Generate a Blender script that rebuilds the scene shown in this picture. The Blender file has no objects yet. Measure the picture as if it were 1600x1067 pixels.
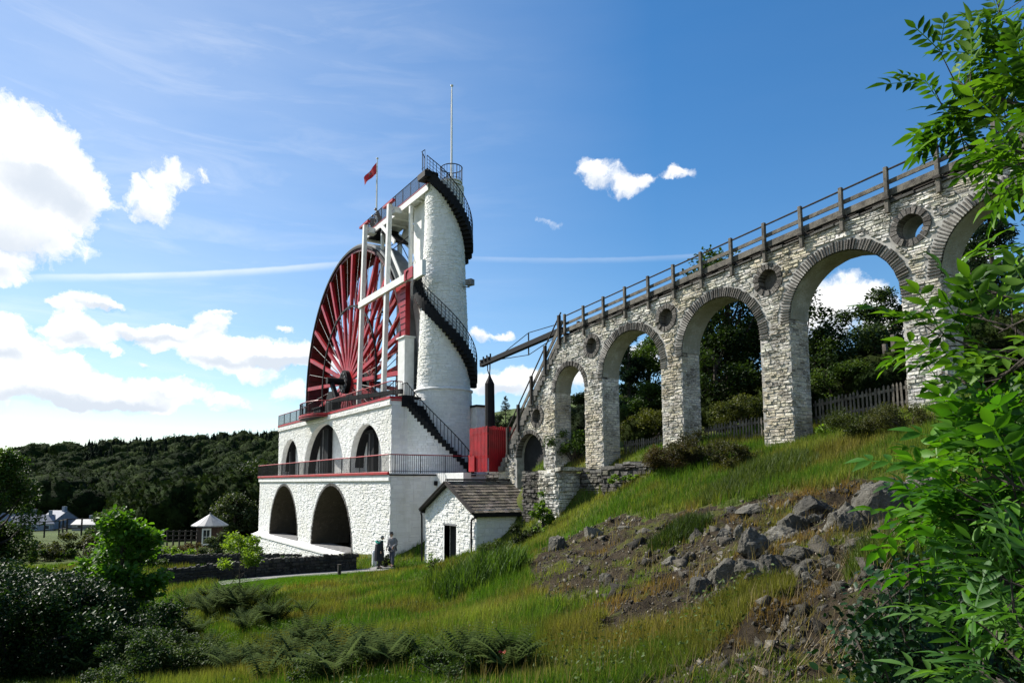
import bpy, bmesh, math, random
import numpy as np
from mathutils import Vector, Matrix
from mathutils.geometry import tessellate_polygon
random.seed(7); rng=np.random.default_rng(7)
sc=bpy.context.scene; COL=sc.collection
rad=math.radians
# ---------------------------------------------------------------- camera
FPX,PX,PY=1080.,740.,643.; TH=rad(5.93); AL=rad(59.4)
cam=bpy.data.cameras.new('camera'); co=bpy.data.objects.new('camera',cam); COL.objects.link(co)
cam.sensor_width=36; cam.lens=FPX/1600*36; cam.shift_x=(800-PX)/1600; cam.shift_y=(PY-533.5)/1600
cam.clip_start=.05; cam.clip_end=4000
co.location=(0,0,0); co.rotation_euler=(math.pi/2+TH,0,AL); sc.camera=co
# ---------------------------------------------------------------- light
SUN_EL=rad(42); SAZ=Vector((-.875,-.485,0)).normalized()
SDIR=Vector((SAZ.x*math.cos(SUN_EL),SAZ.y*math.cos(SUN_EL),math.sin(SUN_EL)))
sl=bpy.data.lights.new('sun','SUN'); sl.energy=5.0; sl.angle=rad(.5); sl.color=(1,.95,.87)
so=bpy.data.objects.new('sun',sl); COL.objects.link(so); so.rotation_euler=SDIR.to_track_quat('Z','Y').to_euler()
sc.view_settings.view_transform='Standard'; sc.view_settings.look='None'; sc.view_settings.gamma=1
sc.view_settings.use_curve_mapping=False; sc.view_settings.exposure=.85
SKY_STRENGTH=.098
# projection helpers (plain maths used to find where things stand)
Fv=np.array([-math.sin(AL)*math.cos(TH),math.cos(AL)*math.cos(TH),math.sin(TH)])
Rv=np.array([math.cos(AL),math.sin(AL),0.]); Uv=np.cross(Rv,Fv); CT=math.cos(TH)
def ray(x,y): return Fv+Rv*(x-PX)/FPX-Uv*(y-PY)/FPX
def onX(x,y,X): r=ray(x,y); return r*X/r[0]
def onY(x,y,Y): r=ray(x,y); return r*Y/r[1]
def atd(x,y,d):                       # point at horizontal depth d
    r=ray(x,y); return r*d/(r[0]*-math.sin(AL)+r[1]*math.cos(AL))
# ---------------------------------------------------------------- node helpers
def nt(m): return m.node_tree
def N(t,kind,**k):
    n=t.nodes.new(kind)
    for a,b in k.items():
        if a.startswith('_'): n.inputs[int(a[1:])].default_value=b
        else: setattr(n,a,b)
    return n
def math_(t,op,a,b=None,c=None,clamp=False):
    n=t.nodes.new('ShaderNodeMath'); n.operation=op; n.use_clamp=clamp
    for i,v in enumerate((a,b,c)):
        if v is None: continue
        if hasattr(v,'type') or hasattr(v,'links'): t.links.new(v,n.inputs[i])
        else: n.inputs[i].default_value=v
    return n.outputs[0]
def ramp(t,fac,stops):
    n=t.nodes.new('ShaderNodeValToRGB'); e=n.color_ramp.elements
    while len(e)<len(stops): e.new(.5)
    for i,(p,c) in enumerate(stops): e[i].position=p; e[i].color=(*c,1) if len(c)==3 else c
    t.links.new(fac,n.inputs[0]); return n.outputs[0]
def noise(t,scale,detail=6,rough=.6,vec=None,dist=0):
    n=N(t,'ShaderNodeTexNoise'); n.inputs['Scale'].default_value=scale; n.inputs['Detail'].default_value=detail
    n.inputs['Roughness'].default_value=rough; n.inputs['Distortion'].default_value=dist
    if vec is not None: t.links.new(vec,n.inputs['Vector'])
    return n.outputs['Fac']
def mixc(t,f,a,b,mode='MIX'):
    n=t.nodes.new('ShaderNodeMix'); n.data_type='RGBA'; n.blend_type=mode
    for i,v in ((0,f),(6,a),(7,b)):
        if hasattr(v,'links'): t.links.new(v,n.inputs[i])
        else: n.inputs[i].default_value=(*v,1) if isinstance(v,tuple) else v
    return n.outputs[2]
def objpos(t):
    g=N(t,'ShaderNodeNewGeometry'); return g.outputs['Position']
def stretch(t,v,s):
    n=N(t,'ShaderNodeVectorMath',operation='MULTIPLY'); t.links.new(v,n.inputs[0]); n.inputs[1].default_value=s; return n.outputs[0]
def mat(name): 
    m=bpy.data.materials.new(name); m.use_nodes=True; t=m.node_tree
    return m,t,t.nodes['Principled BSDF']
def bump(t,b,h,st,dist=.02):
    n=N(t,'ShaderNodeBump'); n.inputs['Strength'].default_value=st; n.inputs['Distance'].default_value=dist
    t.links.new(h,n.inputs['Height']); t.links.new(n.outputs[0],b.inputs['Normal'])
def simple(name,c1,c2=None,rough=.6,scale=3,bs=.3,bd=.01,metal=0,spec=.4):
    m,t,b=mat(name); c2=c2 or tuple(x*.7 for x in c1); p=objpos(t)
    f=noise(t,scale,7,.65,p); col=ramp(t,f,[(.35,c2),(.62,c1)])
    t.links.new(col,b.inputs['Base Color']); b.inputs['Roughness'].default_value=rough; b.inputs['Metallic'].default_value=metal
    b.inputs['Specular IOR Level'].default_value=spec
    bump(t,b,noise(t,scale*8,5,.6,p),bs,bd); return m
def attr_col(t):
    a=N(t,'ShaderNodeAttribute'); a.attribute_name='Col'; return a.outputs['Color']
# ---------------------------------------------------------------- materials
def stone_paint(name,base,dirt,worn,amount,scale=1.2,bs=.6):
    """painted rubble: Col.r gives each stone's own tint"""
    m,t,b=mat(name); p=objpos(t); a=attr_col(t)
    f1=noise(t,scale,8,.7,p); f2=noise(t,scale*9,6,.7,stretch(t,p,(1,1,2.2)))
    mix=math_(t,'ADD',math_(t,'MULTIPLY',f1,.55),math_(t,'MULTIPLY',f2,.45))
    fac=ramp(t,mix,[(amount-.07,(1,1,1)),(amount+.05,(0,0,0))])
    c=mixc(t,fac,base,worn)
    st=noise(t,1.1,6,.6,stretch(t,p,(2.5,2.5,.35)))
    c=mixc(t,ramp(t,st,[(.5,(0,0,0)),(.75,(.55,.55,.55))]),c,dirt)
    warm=ramp(t,noise(t,.38,5,.6,p),[(.42,(1,1,1)),(.62,(.80,.74,.62) if 'worn' in name else (.93,.92,.88))]); c=mixc(t,1.0,c,warm,'MULTIPLY')
    drip=noise(t,2.2,5,.7,stretch(t,p,(3.5,3.5,.16))); c=mixc(t,ramp(t,drip,[(.60,(0,0,0)),(.72,(.38,.38,.38))]),c,dirt if 'worn' in name else (.36,.33,.27))
    c=mixc(t,1.0,c,a,'MULTIPLY')
    t.links.new(c,b.inputs['Base Color']); b.inputs['Roughness'].default_value=.85; b.inputs['Specular IOR Level'].default_value=.2
    h=math_(t,'ADD',noise(t,14,8,.7,stretch(t,p,(1,1,1.8))),math_(t,'MULTIPLY',noise(t,60,4,.6,p),.3))
    bump(t,b,h,bs,.05); return m
M={}
M['house']=stone_paint('whitewashed_rubble',(.80,.80,.785),(.62,.61,.57),(.42,.41,.38),.335,1.1,.75)
M['tower']=stone_paint('whitewashed_tower',(.80,.80,.785),(.66,.65,.62),(.5,.49,.46),.33,1.1,.5)
M['via']=stone_paint('worn_whitewash',(.73,.72,.68),(.34,.31,.25),(.11,.10,.08),.48,1.3,.9)
M['slate']=stone_paint('bare_slate_stone',(.10,.095,.09),(.05,.05,.045),(.22,.21,.20),.42,2.5,.9)
M['drystone']=stone_paint('dry_stone',(.12,.115,.105),(.06,.06,.048),(.22,.21,.19),.42,2.0,.9)
M['shadestone']=stone_paint('shaded_dark_stone',(.045,.043,.038),(.02,.02,.016),(.10,.095,.085),.40,2.0,.9)  # darker dry stone: shade of the garden walls put into the colour
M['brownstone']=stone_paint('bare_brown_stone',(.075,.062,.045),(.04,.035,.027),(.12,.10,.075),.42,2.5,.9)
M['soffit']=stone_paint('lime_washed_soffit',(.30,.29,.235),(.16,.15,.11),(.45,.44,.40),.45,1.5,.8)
M['core']=simple('mortar',(.40,.39,.36),(.20,.19,.17),.95,3)
M['core_w']=simple('white_mortar',(.74,.74,.72),(.6,.59,.56),.95,3,.5,.03)
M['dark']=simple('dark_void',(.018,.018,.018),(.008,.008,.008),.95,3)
M['black']=simple('black_paint',(.007,.007,.008),(.012,.012,.013),.7,5,.2,.01,0,.15)
M['red']=simple('red_paint',(.40,.011,.016),(.22,.010,.012),.42,1.6,.15,.01)
M['dred']=simple('red_wheel_boards',(.10,.004,.007),(.065,.003,.005),.6,1.2,.3,.02)
M['white']=simple('white_paint',(.74,.74,.71),(.60,.60,.56),.5,2,.15,.01)
M['housewall']=simple('render_wall',(.25,.27,.31),(.19,.21,.24),.8,2)
M['grey']=simple('grey_iron',(.20,.20,.20),(.10,.10,.10),.6,4)
M['wood']=simple('weathered_timber',(.15,.135,.11),(.04,.035,.028),.85,4,.8,.02)
M['dwood']=simple('dark_timber',(.035,.028,.022),(.015,.012,.01),.85,4,.6,.02)
M['rock']=stone_paint('grey_rock',(.125,.117,.10),(.05,.05,.035),(.27,.26,.23),.44,2.2,1.0)
M['bark']=simple('bark',(.07,.055,.04),(.025,.02,.016),.9,9,.9,.02)
M['asph']=simple('tarmac',(.20,.195,.185),(.15,.145,.14),.9,14,.4,.01)
M['zinc']=simple('pale_sheet_roof',(.21,.22,.22),(.14,.15,.15),.45,2,.1,.01)
M['brick']=simple('dark_brick',(.055,.03,.022),(.03,.018,.014),.9,12,.6,.02)
M['flag']=simple('red_cloth',(.50,.02,.03),(.42,.015,.025),.8,3)
M['skin']=simple('skin',(.45,.28,.2),(.40,.24,.17),.5,20,.1)
M['cloth_d']=simple('dark_cloth',(.02,.022,.026),(.012,.013,.016),.85,12)
M['cloth_b']=simple('blue_cloth',(.07,.08,.11),(.05,.055,.08),.85,12)
M['cloth_g']=simple('grey_cloth',(.22,.22,.23),(.16,.16,.17),.85,12)
M['cloth_t']=simple('teal_cloth',(.01,.25,.18),(.01,.2,.14),.85,12)
M['hair']=simple('hair',(.03,.022,.016),(.018,.013,.01),.7,30)
M['hair_g']=simple('grey_hair',(.3,.29,.27),(.22,.21,.2),.7,30)
M['bluesign']=simple('pale_board',(.42,.47,.60),(.36,.41,.54),.5,2)
M['glass']=simple('window_glass',(.03,.035,.045),(.02,.025,.03),.1,2,.02)
M['roofslate']=simple('blue_slate',(.16,.18,.22),(.11,.125,.155),.7,3)
M['hutslate']=stone_paint('brown_slate',(.135,.118,.098),(.07,.075,.045),(.21,.19,.165),.45,3,.6)
def leafmat(name,rough=.45,trans=.35,spec=.35,tint=(1.15,1.2,.45)):
    m,t,b=mat(name); a=attr_col(t); t.links.new(a,b.inputs['Base Color'])
    b.inputs['Roughness'].default_value=rough; b.inputs['Specular IOR Level'].default_value=spec
    tr=N(t,'ShaderNodeBsdfTranslucent'); t.links.new(mixc(t,1.0,a,tuple(tint),'MULTIPLY'),tr.inputs[0])
    mx=N(t,'ShaderNodeMixShader'); mx.inputs[0].default_value=trans
    out=t.nodes['Material Output']; t.links.new(b.outputs[0],mx.inputs[1]); t.links.new(tr.outputs[0],mx.inputs[2]); t.links.new(mx.outputs[0],out.inputs[0])
    return m
M['leaf']=leafmat('leaf',.55,.35,.14); M['leaf_gloss']=leafmat('glossy_leaf',.45,.2,.13); M['grass']=leafmat('grass_blade',.75,.4,.04)
M['needle']=leafmat('needles',.8,.15,.04)
M['far']=simple('distant_canopy',(.05,.05,.05),(.02,.02,.02),.95,.5,1.0,.5,0,.0); M['canopy']=leafmat('distant_canopy_leaf',.85,.1,.03)
_t=M['canopy'].node_tree; _b=_t.nodes['Principled BSDF']; _p=objpos(_t); bump(_t,_b,noise(_t,1.1,9,.75,_p),1.0,1.6)
_c=mixc(_t,1.0,attr_col(_t),ramp(_t,noise(_t,.9,8,.75,_p),[(.38,(.35,.35,.35)),(.62,(1.6,1.6,1.5))]),'MULTIPLY'); _t.links.new(_c,_b.inputs['Base Color'])
M['bright']=leafmat('sunlit_leaf',.5,.45,.22,(1.35,1.45,.45))
# ---------------------------------------------------------------- mesh helpers
def link(o,parent=None):
    COL.objects.link(o)
    if parent is not None: o.parent=parent
    return o
def tag(o,label=None,cat=None,group=None,kind=None):
    if label: o['label']=label
    if cat: o['category']=cat
    if group: o['group']=group
    if kind: o['kind']=kind
    return o
def empty(name,label,cat,loc=(0,0,0),rz=0,group=None):
    o=bpy.data.objects.new(name,None); o.empty_display_size=.3; link(o); o.location=loc; o.rotation_euler=(0,0,rz)
    return tag(o,label,cat,group)
class MB:
    def __init__(s): s.v=[]; s.f=[]; s.c=[]; s.smooth=False
    def add(s,vs,fs,c=1.0):
        n=len(s.v); s.v+= [tuple(map(float,p)) for p in vs]; s.f+=[tuple(i+n for i in f) for f in fs]
        c=(c,c,c) if isinstance(c,(int,float)) else c
        s.c+=[c]*len(vs); return s
    def box(s,x0,x1,y0,y1,z0,z1,c=1.0):
        vs=[(x,y,z) for z in (z0,z1) for y in (y0,y1) for x in (x0,x1)]
        return s.add(vs,[(0,2,3,1),(4,5,7,6),(0,1,5,4),(2,6,7,3),(0,4,6,2),(1,3,7,5)],c)
    def obox(s,c,ex,ey,ez,col=1.0):
        c,ex,ey,ez=map(lambda a:np.array(a,float),(c,ex,ey,ez))
        vs=[c+a*ex+b*ey+d*ez for d in(-1,1) for b in(-1,1) for a in(-1,1)]
        return s.add(vs,[(0,2,3,1),(4,5,7,6),(0,1,5,4),(2,6,7,3),(0,4,6,2),(1,3,7,5)],col)
    def bar(s,a,b,w,h=None,up=(0,0,1),c=1.0):
        a=np.array(a,float); b=np.array(b,float); h=h or w; d=b-a; L=np.linalg.norm(d); d=d/L
        up=np.array(up,float); sd=np.cross(d,up)
        if np.linalg.norm(sd)<1e-3: sd=np.cross(d,(1,0,0))
        sd/=np.linalg.norm(sd); u=np.cross(sd,d)
        return s.obox((a+b)/2,d*L/2,sd*w/2,u*h/2,c)
    def tube(s,pts,r,n=6,c=1.0,cap=True):
        pts=[np.array(p,float) for p in pts]; rs=r if hasattr(r,'__len__') else [r]*len(pts)
        vs=[];fs=[]; ref=np.array((.13,.31,.94))
        for i,p in enumerate(pts):
            d=pts[min(i+1,len(pts)-1)]-pts[max(i-1,0)]; d/=np.linalg.norm(d)+1e-9
            a=np.cross(d,ref); 
            if np.linalg.norm(a)<.1: a=np.cross(d,(1,0,0))
            a/=np.linalg.norm(a); b=np.cross(d,a)
            for k in range(n):
                t=2*math.pi*k/n; vs.append(p+(a*math.cos(t)+b*math.sin(t))*rs[i])
        for i in range(len(pts)-1):
            for k in range(n): fs.append((i*n+k,i*n+(k+1)%n,(i+1)*n+(k+1)%n,(i+1)*n+k))
        if cap: fs.append(tuple(range(n))[::-1]); fs.append(tuple(range((len(pts)-1)*n,len(pts)*n)))
        return s.add(vs,fs,c)
    def prism(s,loops,y0,y1,c=1.0,axis='Y'):
        """2-D outline (x,z) with holes, pushed from y0 to y1"""
        L=[[Vector((p[0],p[1],0)) for p in l] for l in loops]
        tris=tessellate_polygon(L); flat=[p for l in loops for p in l]; n=len(flat)
        f3=(lambda p,y:(p[0],y,p[1])) if axis=='Y' else (lambda p,y:(y,p[0],p[1]))
        vs=[f3(p,y0) for p in flat]+[f3(p,y1) for p in flat]; fs=[tuple(t) for t in tris]+[tuple(i+n for i in t[::-1]) for t in tris]
        k=0
        for l in loops:
            m=len(l)
            for i in range(m): fs.append((k+i,k+(i+1)%m,n+k+(i+1)%m,n+k+i))
            k+=m
        return s.add(vs,fs,c)
    def build(s,name,m,parent=None,smooth=False,bevel=0):
        me=bpy.data.meshes.new(name); me.from_pydata(s.v,[],s.f); me.materials.append(m if not isinstance(m,str) else M[m])
        ca=me.color_attributes.new('Col','FLOAT_COLOR','POINT'); arr=np.ones((len(s.v),4),np.float32); arr[:,:3]=np.array(s.c,np.float32).reshape(-1,3); ca.data.foreach_set('color',arr.ravel())
        bm=bmesh.new(); bm.from_mesh(me); bmesh.ops.recalc_face_normals(bm,faces=bm.faces); bm.to_mesh(me); bm.free()
        if smooth: me.shade_smooth()
        o=bpy.data.objects.new(name,me); link(o,parent)
        if bevel: b=o.modifiers.new('bevel','BEVEL'); b.width=bevel; b.segments=1
        return o
def npmesh(name,V,Fc,C,m,parent=None,smooth=False):
    """V (n,3), Fc (m,k), C (n,3)"""
    V=np.asarray(V,np.float32); Fc=np.asarray(Fc,np.int32); k=Fc.shape[1]
    me=bpy.data.meshes.new(name); me.vertices.add(len(V)); me.vertices.foreach_set('co',V.ravel())
    me.loops.add(Fc.size); me.loops.foreach_set('vertex_index',Fc.ravel()); me.polygons.add(len(Fc))
    me.polygons.foreach_set('loop_start',np.arange(0,Fc.size,k,dtype=np.int32)); 
    me.update(calc_edges=True)
    ca=me.color_attributes.new('Col','FLOAT_COLOR','POINT'); a=np.ones((len(V),4),np.float32); a[:,:3]=C; ca.data.foreach_set('color',a.ravel())
    me.materials.append(M[m] if isinstance(m,str) else m); me.validate()
    if smooth: me.shade_smooth()
    o=bpy.data.objects.new(name,me); return link(o,parent)
def dup(o,parent=None,**k):
    c=o.copy(); COL.objects.link(c)
    if parent is not None: c.parent=parent
    for ch in o.children: dup(ch,c)
    return c
def share(name,me,parent,loc=(0,0,0),rot=(0,0,0),scale=(1,1,1)):
    o=bpy.data.objects.new(name,me); link(o,parent); o.location=loc; o.rotation_euler=rot; o.scale=scale; return o
# value noise (numpy)
_G=rng.random((64,64,))
def vn(x,y,s=1.,o=0):
    x=np.asarray(x,float)*s+17.3*o+1000; y=np.asarray(y,float)*s+5.7*o+1000
    i=np.floor(x).astype(int); j=np.floor(y).astype(int); a=x-i; b=y-j; a=a*a*(3-2*a); b=b*b*(3-2*b)
    g=lambda p,q:_G[p%64,q%64]
    return (g(i,j)*(1-a)+g(i+1,j)*a)*(1-b)+(g(i,j+1)*(1-a)+g(i+1,j+1)*a)*b
def fbm(x,y,s=1.,o=0,n=4): 
    r=0;w=.5;t=0
    for k in range(n): r=r+w*vn(x,y,s,o+k*3); t+=w; w*=.5; s*=2.1
    return r/t
def inpoly(x,y,poly):
    x=np.asarray(x,float); y=np.asarray(y,float); r=np.zeros(x.shape,bool); n=len(poly)
    for i in range(n):
        x1,y1=poly[i]; x2,y2=poly[(i+1)%n]
        c=((y1>y)!=(y2>y)); xx=(x2-x1)*(y-y1)/((y2-y1) if y2!=y1 else 1e-9)+x1; r^= c&(x<xx)
    return r
#@@SKY@@
# ---------------------------------------------------------------- sky
def azel(x,y):
    r=ray(x,y); Fh=np.array([-math.sin(AL),math.cos(AL),0]); a=math.atan2(r@Rv,r@Fh); return a,math.atan2(r[2],math.hypot(r[0],r[1]))
w=bpy.data.worlds.new('World'); w.cycles.sampling_method='MANUAL'; w.cycles.sample_map_resolution=256; sc.world=w; w.use_nodes=True; t=w.node_tree; t.nodes.clear()
out=N(t,'ShaderNodeOutputWorld'); sky=N(t,'ShaderNodeTexSky',sky_type='NISHITA'); sky.sun_disc=False
sky.sun_elevation=SUN_EL; sky.sun_rotation=math.atan2(SAZ.x,SAZ.y); sky.air_density=1.0; sky.dust_density=.05; sky.ozone_density=1.2; sky.altitude=100
bg=N(t,'ShaderNodeBackground'); bg.inputs[1].default_value=SKY_STRENGTH
hsv=N(t,'ShaderNodeHueSaturation'); hsv.inputs['Saturation'].default_value=1.45; hsv.inputs['Hue'].default_value=.502; gm=N(t,'ShaderNodeGamma'); gm.inputs[1].default_value=.92; t.links.new(sky.outputs[0],gm.inputs[0]); t.links.new(gm.outputs[0],hsv.inputs['Color']); t.links.new(hsv.outputs[0],bg.inputs[0])
tc=N(t,'ShaderNodeTexCoord'); D=tc.outputs['Generated']
def dot(v):
    n=N(t,'ShaderNodeVectorMath',operation='DOT_PRODUCT'); t.links.new(D,n.inputs[0]); n.inputs[1].default_value=v; return n.outputs['Value']
az=math_(t,'ARCTAN2',dot(tuple(Rv)),dot((-math.sin(AL),math.cos(AL),0))); el=math_(t,'ARCSINE',dot((0,0,1)))
cmb=N(t,'ShaderNodeCombineXYZ'); t.links.new(az,cmb.inputs[0]); t.links.new(el,cmb.inputs[1]); AE=cmb.outputs[0]
# wobble so cloud outlines are ragged
wn=N(t,'ShaderNodeTexNoise'); wn.inputs['Scale'].default_value=11; wn.inputs['Detail'].default_value=7; wn.inputs['Roughness'].default_value=.62; t.links.new(AE,wn.inputs['Vector'])
wob=N(t,'ShaderNodeVectorMath',operation='MULTIPLY_ADD'); t.links.new(wn.outputs['Color'],wob.inputs[0]); wob.inputs[1].default_value=(.085,.065,0); 
sh=N(t,'ShaderNodeVectorMath',operation='SUBTRACT'); t.links.new(AE,sh.inputs[0]); sh.inputs[1].default_value=(.0425,.0325,0); t.links.new(sh.outputs[0],wob.inputs[2]); WAE=wob.outputs[0]
# (px,py,half width,half height, weight)
CL=[(15,240,135,90,1),(-120,280,130,120,1),(30,350,130,75,1),(90,270,85,62,1),(130,310,50,48,.9),(232,310,50,36,.9),(265,270,38,26,.62),(318,268,24,22,.5),(0,420,55,28,.9),
 (128,465,52,17,.95),(85,472,28,9,.7),(165,474,34,9,.8),(110,505,40,28,.95),(130,528,62,22,.9),(10,515,60,25,.85),(-60,540,110,40,.95),(210,512,72,18,1),(290,522,70,15,.95),(330,505,30,24,.95),(350,486,22,6,.45),(188,545,22,8,.6),(250,534,40,9,.6),
 (40,560,75,30,.95),(60,605,95,32,.95),(170,612,110,30,1),(265,612,75,24,.9),(360,625,42,16,.8),(-40,615,90,38,.9),(120,580,80,18,.6),(200,630,110,14,.8),(236,565,13,7,.6),(125,563,28,8,.45),
 (390,552,118,24,1),(330,560,60,22,.95),(450,548,70,28,1),(540,560,80,24,.9),(400,583,70,14,.6),(460,615,38,20,.8),(445,507,22,6,.6),
 (940,268,44,24,.85),(915,255,26,17,.62),(985,284,44,17,.8),(1065,268,30,10,.62),(1020,276,20,8,.4),(842,342,44,8,.26),
 (745,525,22,12,.8),(783,521,24,7,.65),(800,592,52,22,.95),(760,600,44,14,.8),(1330,470,72,42,1),(1290,500,52,38,1),(1390,505,40,26,.9),(1530,400,44,30,.95),(1500,430,34,24,.9),(1012,560,60,22,.8),(900,585,40,20,.8),(925,560,40,14,.6)]
CLa=[]
for x,y,a,b,wt in CL:
    c=azel(x,y); e=azel(x+a*.5,y),azel(x-a*.5,y); ry=abs(azel(x,y-b*.5)[1]-azel(x,y+b*.5)[1]); CLa.append((c[0],c[1],abs(e[0][0]-e[1][0])*1.16,ry*1.2,wt))
r2=random.Random(3)
acc=None; sh_acc=None
CUR=WAE
for (a,e_,rx,ry,wt) in CLa:
    if acc is not None:      # tiny term chains the clouds so they are evaluated one after another
        kq=N(t,'ShaderNodeVectorMath',operation='MULTIPLY_ADD'); t.links.new(acc,kq.inputs[0]); kq.inputs[1].default_value=(1e-9,1e-9,0); t.links.new(CUR,kq.inputs[2]); CUR=kq.outputs[0]
    s1=N(t,'ShaderNodeVectorMath',operation='SUBTRACT'); t.links.new(CUR,s1.inputs[0]); s1.inputs[1].default_value=(a,e_,0)
    s2=N(t,'ShaderNodeVectorMath',operation='MULTIPLY'); t.links.new(s1.outputs[0],s2.inputs[0]); s2.inputs[1].default_value=(1/rx,1/ry,0)
    s3=N(t,'ShaderNodeVectorMath',operation='LENGTH'); t.links.new(s2.outputs[0],s3.inputs[0])
    d=math_(t,'MULTIPLY_ADD',s3.outputs['Value'],-wt,wt); d=math_(t,'MAXIMUM',d,0.)
    # underside measure
    sp=N(t,'ShaderNodeSeparateXYZ'); t.links.new(s2.outputs[0],sp.inputs[0])
    u=math_(t,'MULTIPLY',math_(t,'MULTIPLY_ADD',sp.outputs[1],-1.,.12),d)
    acc=d if acc is None else math_(t,'ADD',acc,d); sh_acc=u if sh_acc is None else math_(t,'ADD',sh_acc,u)
# the same kind of low fair-weather clouds on the rest of the horizon
oc=noise(t,5,4,.5,stretch(t,AE,(1,2.6,1))); omr=N(t,'ShaderNodeMapRange'); t.links.new(math_(t,'ABSOLUTE',az),omr.inputs[0]); omr.inputs[1].default_value=.95; omr.inputs[2].default_value=1.15
oel=N(t,'ShaderNodeMapRange'); t.links.new(el,oel.inputs[0]); oel.inputs[1].default_value=.55; oel.inputs[2].default_value=.1
acc=math_(t,'ADD',acc,math_(t,'MULTIPLY',math_(t,'MULTIPLY',omr.outputs[0],oel.outputs[0]),math_(t,'MAXIMUM',math_(t,'MULTIPLY_ADD',oc,5.,-2.6),0.)))
fn=noise(t,20,8,.66,WAE); fn2=noise(t,7,6,.6,AE)
den=math_(t,'ADD',acc,math_(t,'MULTIPLY_ADD',fn,1.9,-.93)); 
mr=N(t,'ShaderNodeMapRange',interpolation_type='SMOOTHSTEP'); t.links.new(den,mr.inputs[0]); mr.inputs[1].default_value=.0; mr.inputs[2].default_value=.60
gate=N(t,'ShaderNodeMapRange'); t.links.new(acc,gate.inputs[0]); gate.inputs[1].default_value=.0; gate.inputs[2].default_value=.16
mask=math_(t,'MULTIPLY',mr.outputs[0],gate.outputs[0])
# high thin cirrus and the contrail
cv=N(t,'ShaderNodeMapping'); cv.inputs['Rotation'].default_value=(0,0,rad(28)); cv.inputs['Scale'].default_value=(2,11,1); t.links.new(AE,cv.inputs[0])
ci=noise(t,2.2,8,.6,cv.outputs[0],.6); ci=N(t,'ShaderNodeMapRange'); t.links.new(noise(t,2.2,8,.6,cv.outputs[0],.6),ci.inputs[0]); ci.inputs[1].default_value=.50; ci.inputs[2].default_value=.85; ci.inputs[4].default_value=.22
lefty=N(t,'ShaderNodeMapRange'); t.links.new(az,lefty.inputs[0]); lefty.inputs[1].default_value=.15; lefty.inputs[2].default_value=-.35; 
cir=math_(t,'MULTIPLY',ci.outputs[0],lefty.outputs[0])
vl=N(t,'ShaderNodeMapRange'); t.links.new(az,vl.inputs[0]); vl.inputs[1].default_value=.27; vl.inputs[2].default_value=-.50; vl.inputs[4].default_value=.26; vl.inputs[3].default_value=.015
veil=math_(t,'MULTIPLY',vl.outputs[0],math_(t,'MULTIPLY_ADD',noise(t,3,5,.5,cv.outputs[0]),.5,.75))
def contrail(x0,y0,x1,y1,wd,st):
    global cir
    a0,e0=azel(x0,y0); a1,e1=azel(x1,y1); L=math.hypot(a1-a0,e1-e0); nx,ny=-(e1-e0)/L,(a1-a0)/L
    s=math_(t,'ADD',math_(t,'MULTIPLY',az,nx),math_(t,'MULTIPLY_ADD',el,ny,-(a0*nx+e0*ny)))
    s=math_(t,'ADD',s,math_(t,'MULTIPLY_ADD',noise(t,30,5,.6,AE),.003,-.0015))
    up=N(t,'ShaderNodeMapRange',interpolation_type='SMOOTHSTEP'); t.links.new(s,up.inputs[0]); up.inputs[1].default_value=wd*.5; up.inputs[2].default_value=0.
    dn=N(t,'ShaderNodeMapRange',interpolation_type='SMOOTHSTEP'); t.links.new(s,dn.inputs[0]); dn.inputs[1].default_value=-wd*1.6; dn.inputs[2].default_value=0.
    al=math_(t,'MULTIPLY_ADD',math_(t,'SUBTRACT',az,(a0+a1)/2),2/abs(a1-a0),0.); al=math_(t,'SUBTRACT',1.,math_(t,'POWER',math_(t,'ABSOLUTE',al),6.),clamp=True)
    v=math_(t,'MULTIPLY',math_(t,'MULTIPLY',up.outputs[0],dn.outputs[0]),math_(t,'MULTIPLY',al,math_(t,'MULTIPLY_ADD',noise(t,9,4,.6,AE),st*1.2,st*.35)))
    cir=math_(t,'MAXIMUM',cir,v)
contrail(10,430,560,407,.0062,.34); contrail(700,400,1210,389,.005,.12)
mask=math_(t,'MAXIMUM',mask,math_(t,'ADD',cir,veil),clamp=True)
shn=N(t,'ShaderNodeMapRange',interpolation_type='SMOOTHSTEP'); t.links.new(math_(t,'ADD',sh_acc,math_(t,'MULTIPLY_ADD',fn2,.5,-.30)),shn.inputs[0]); shn.inputs[1].default_value=-.04; shn.inputs[2].default_value=.36
cc=mixc(t,shn.outputs[0],(1.0,1.0,.99),(.62,.68,.76))
bg2=N(t,'ShaderNodeBackground'); t.links.new(cc,bg2.inputs[0]); bg2.inputs[1].default_value=.68
mxs=N(t,'ShaderNodeMixShader'); t.links.new(mask,mxs.inputs[0]); t.links.new(bg.outputs[0],mxs.inputs[1]); t.links.new(bg2.outputs[0],mxs.inputs[2]); t.links.new(mxs.outputs[0],out.inputs[0])
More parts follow.
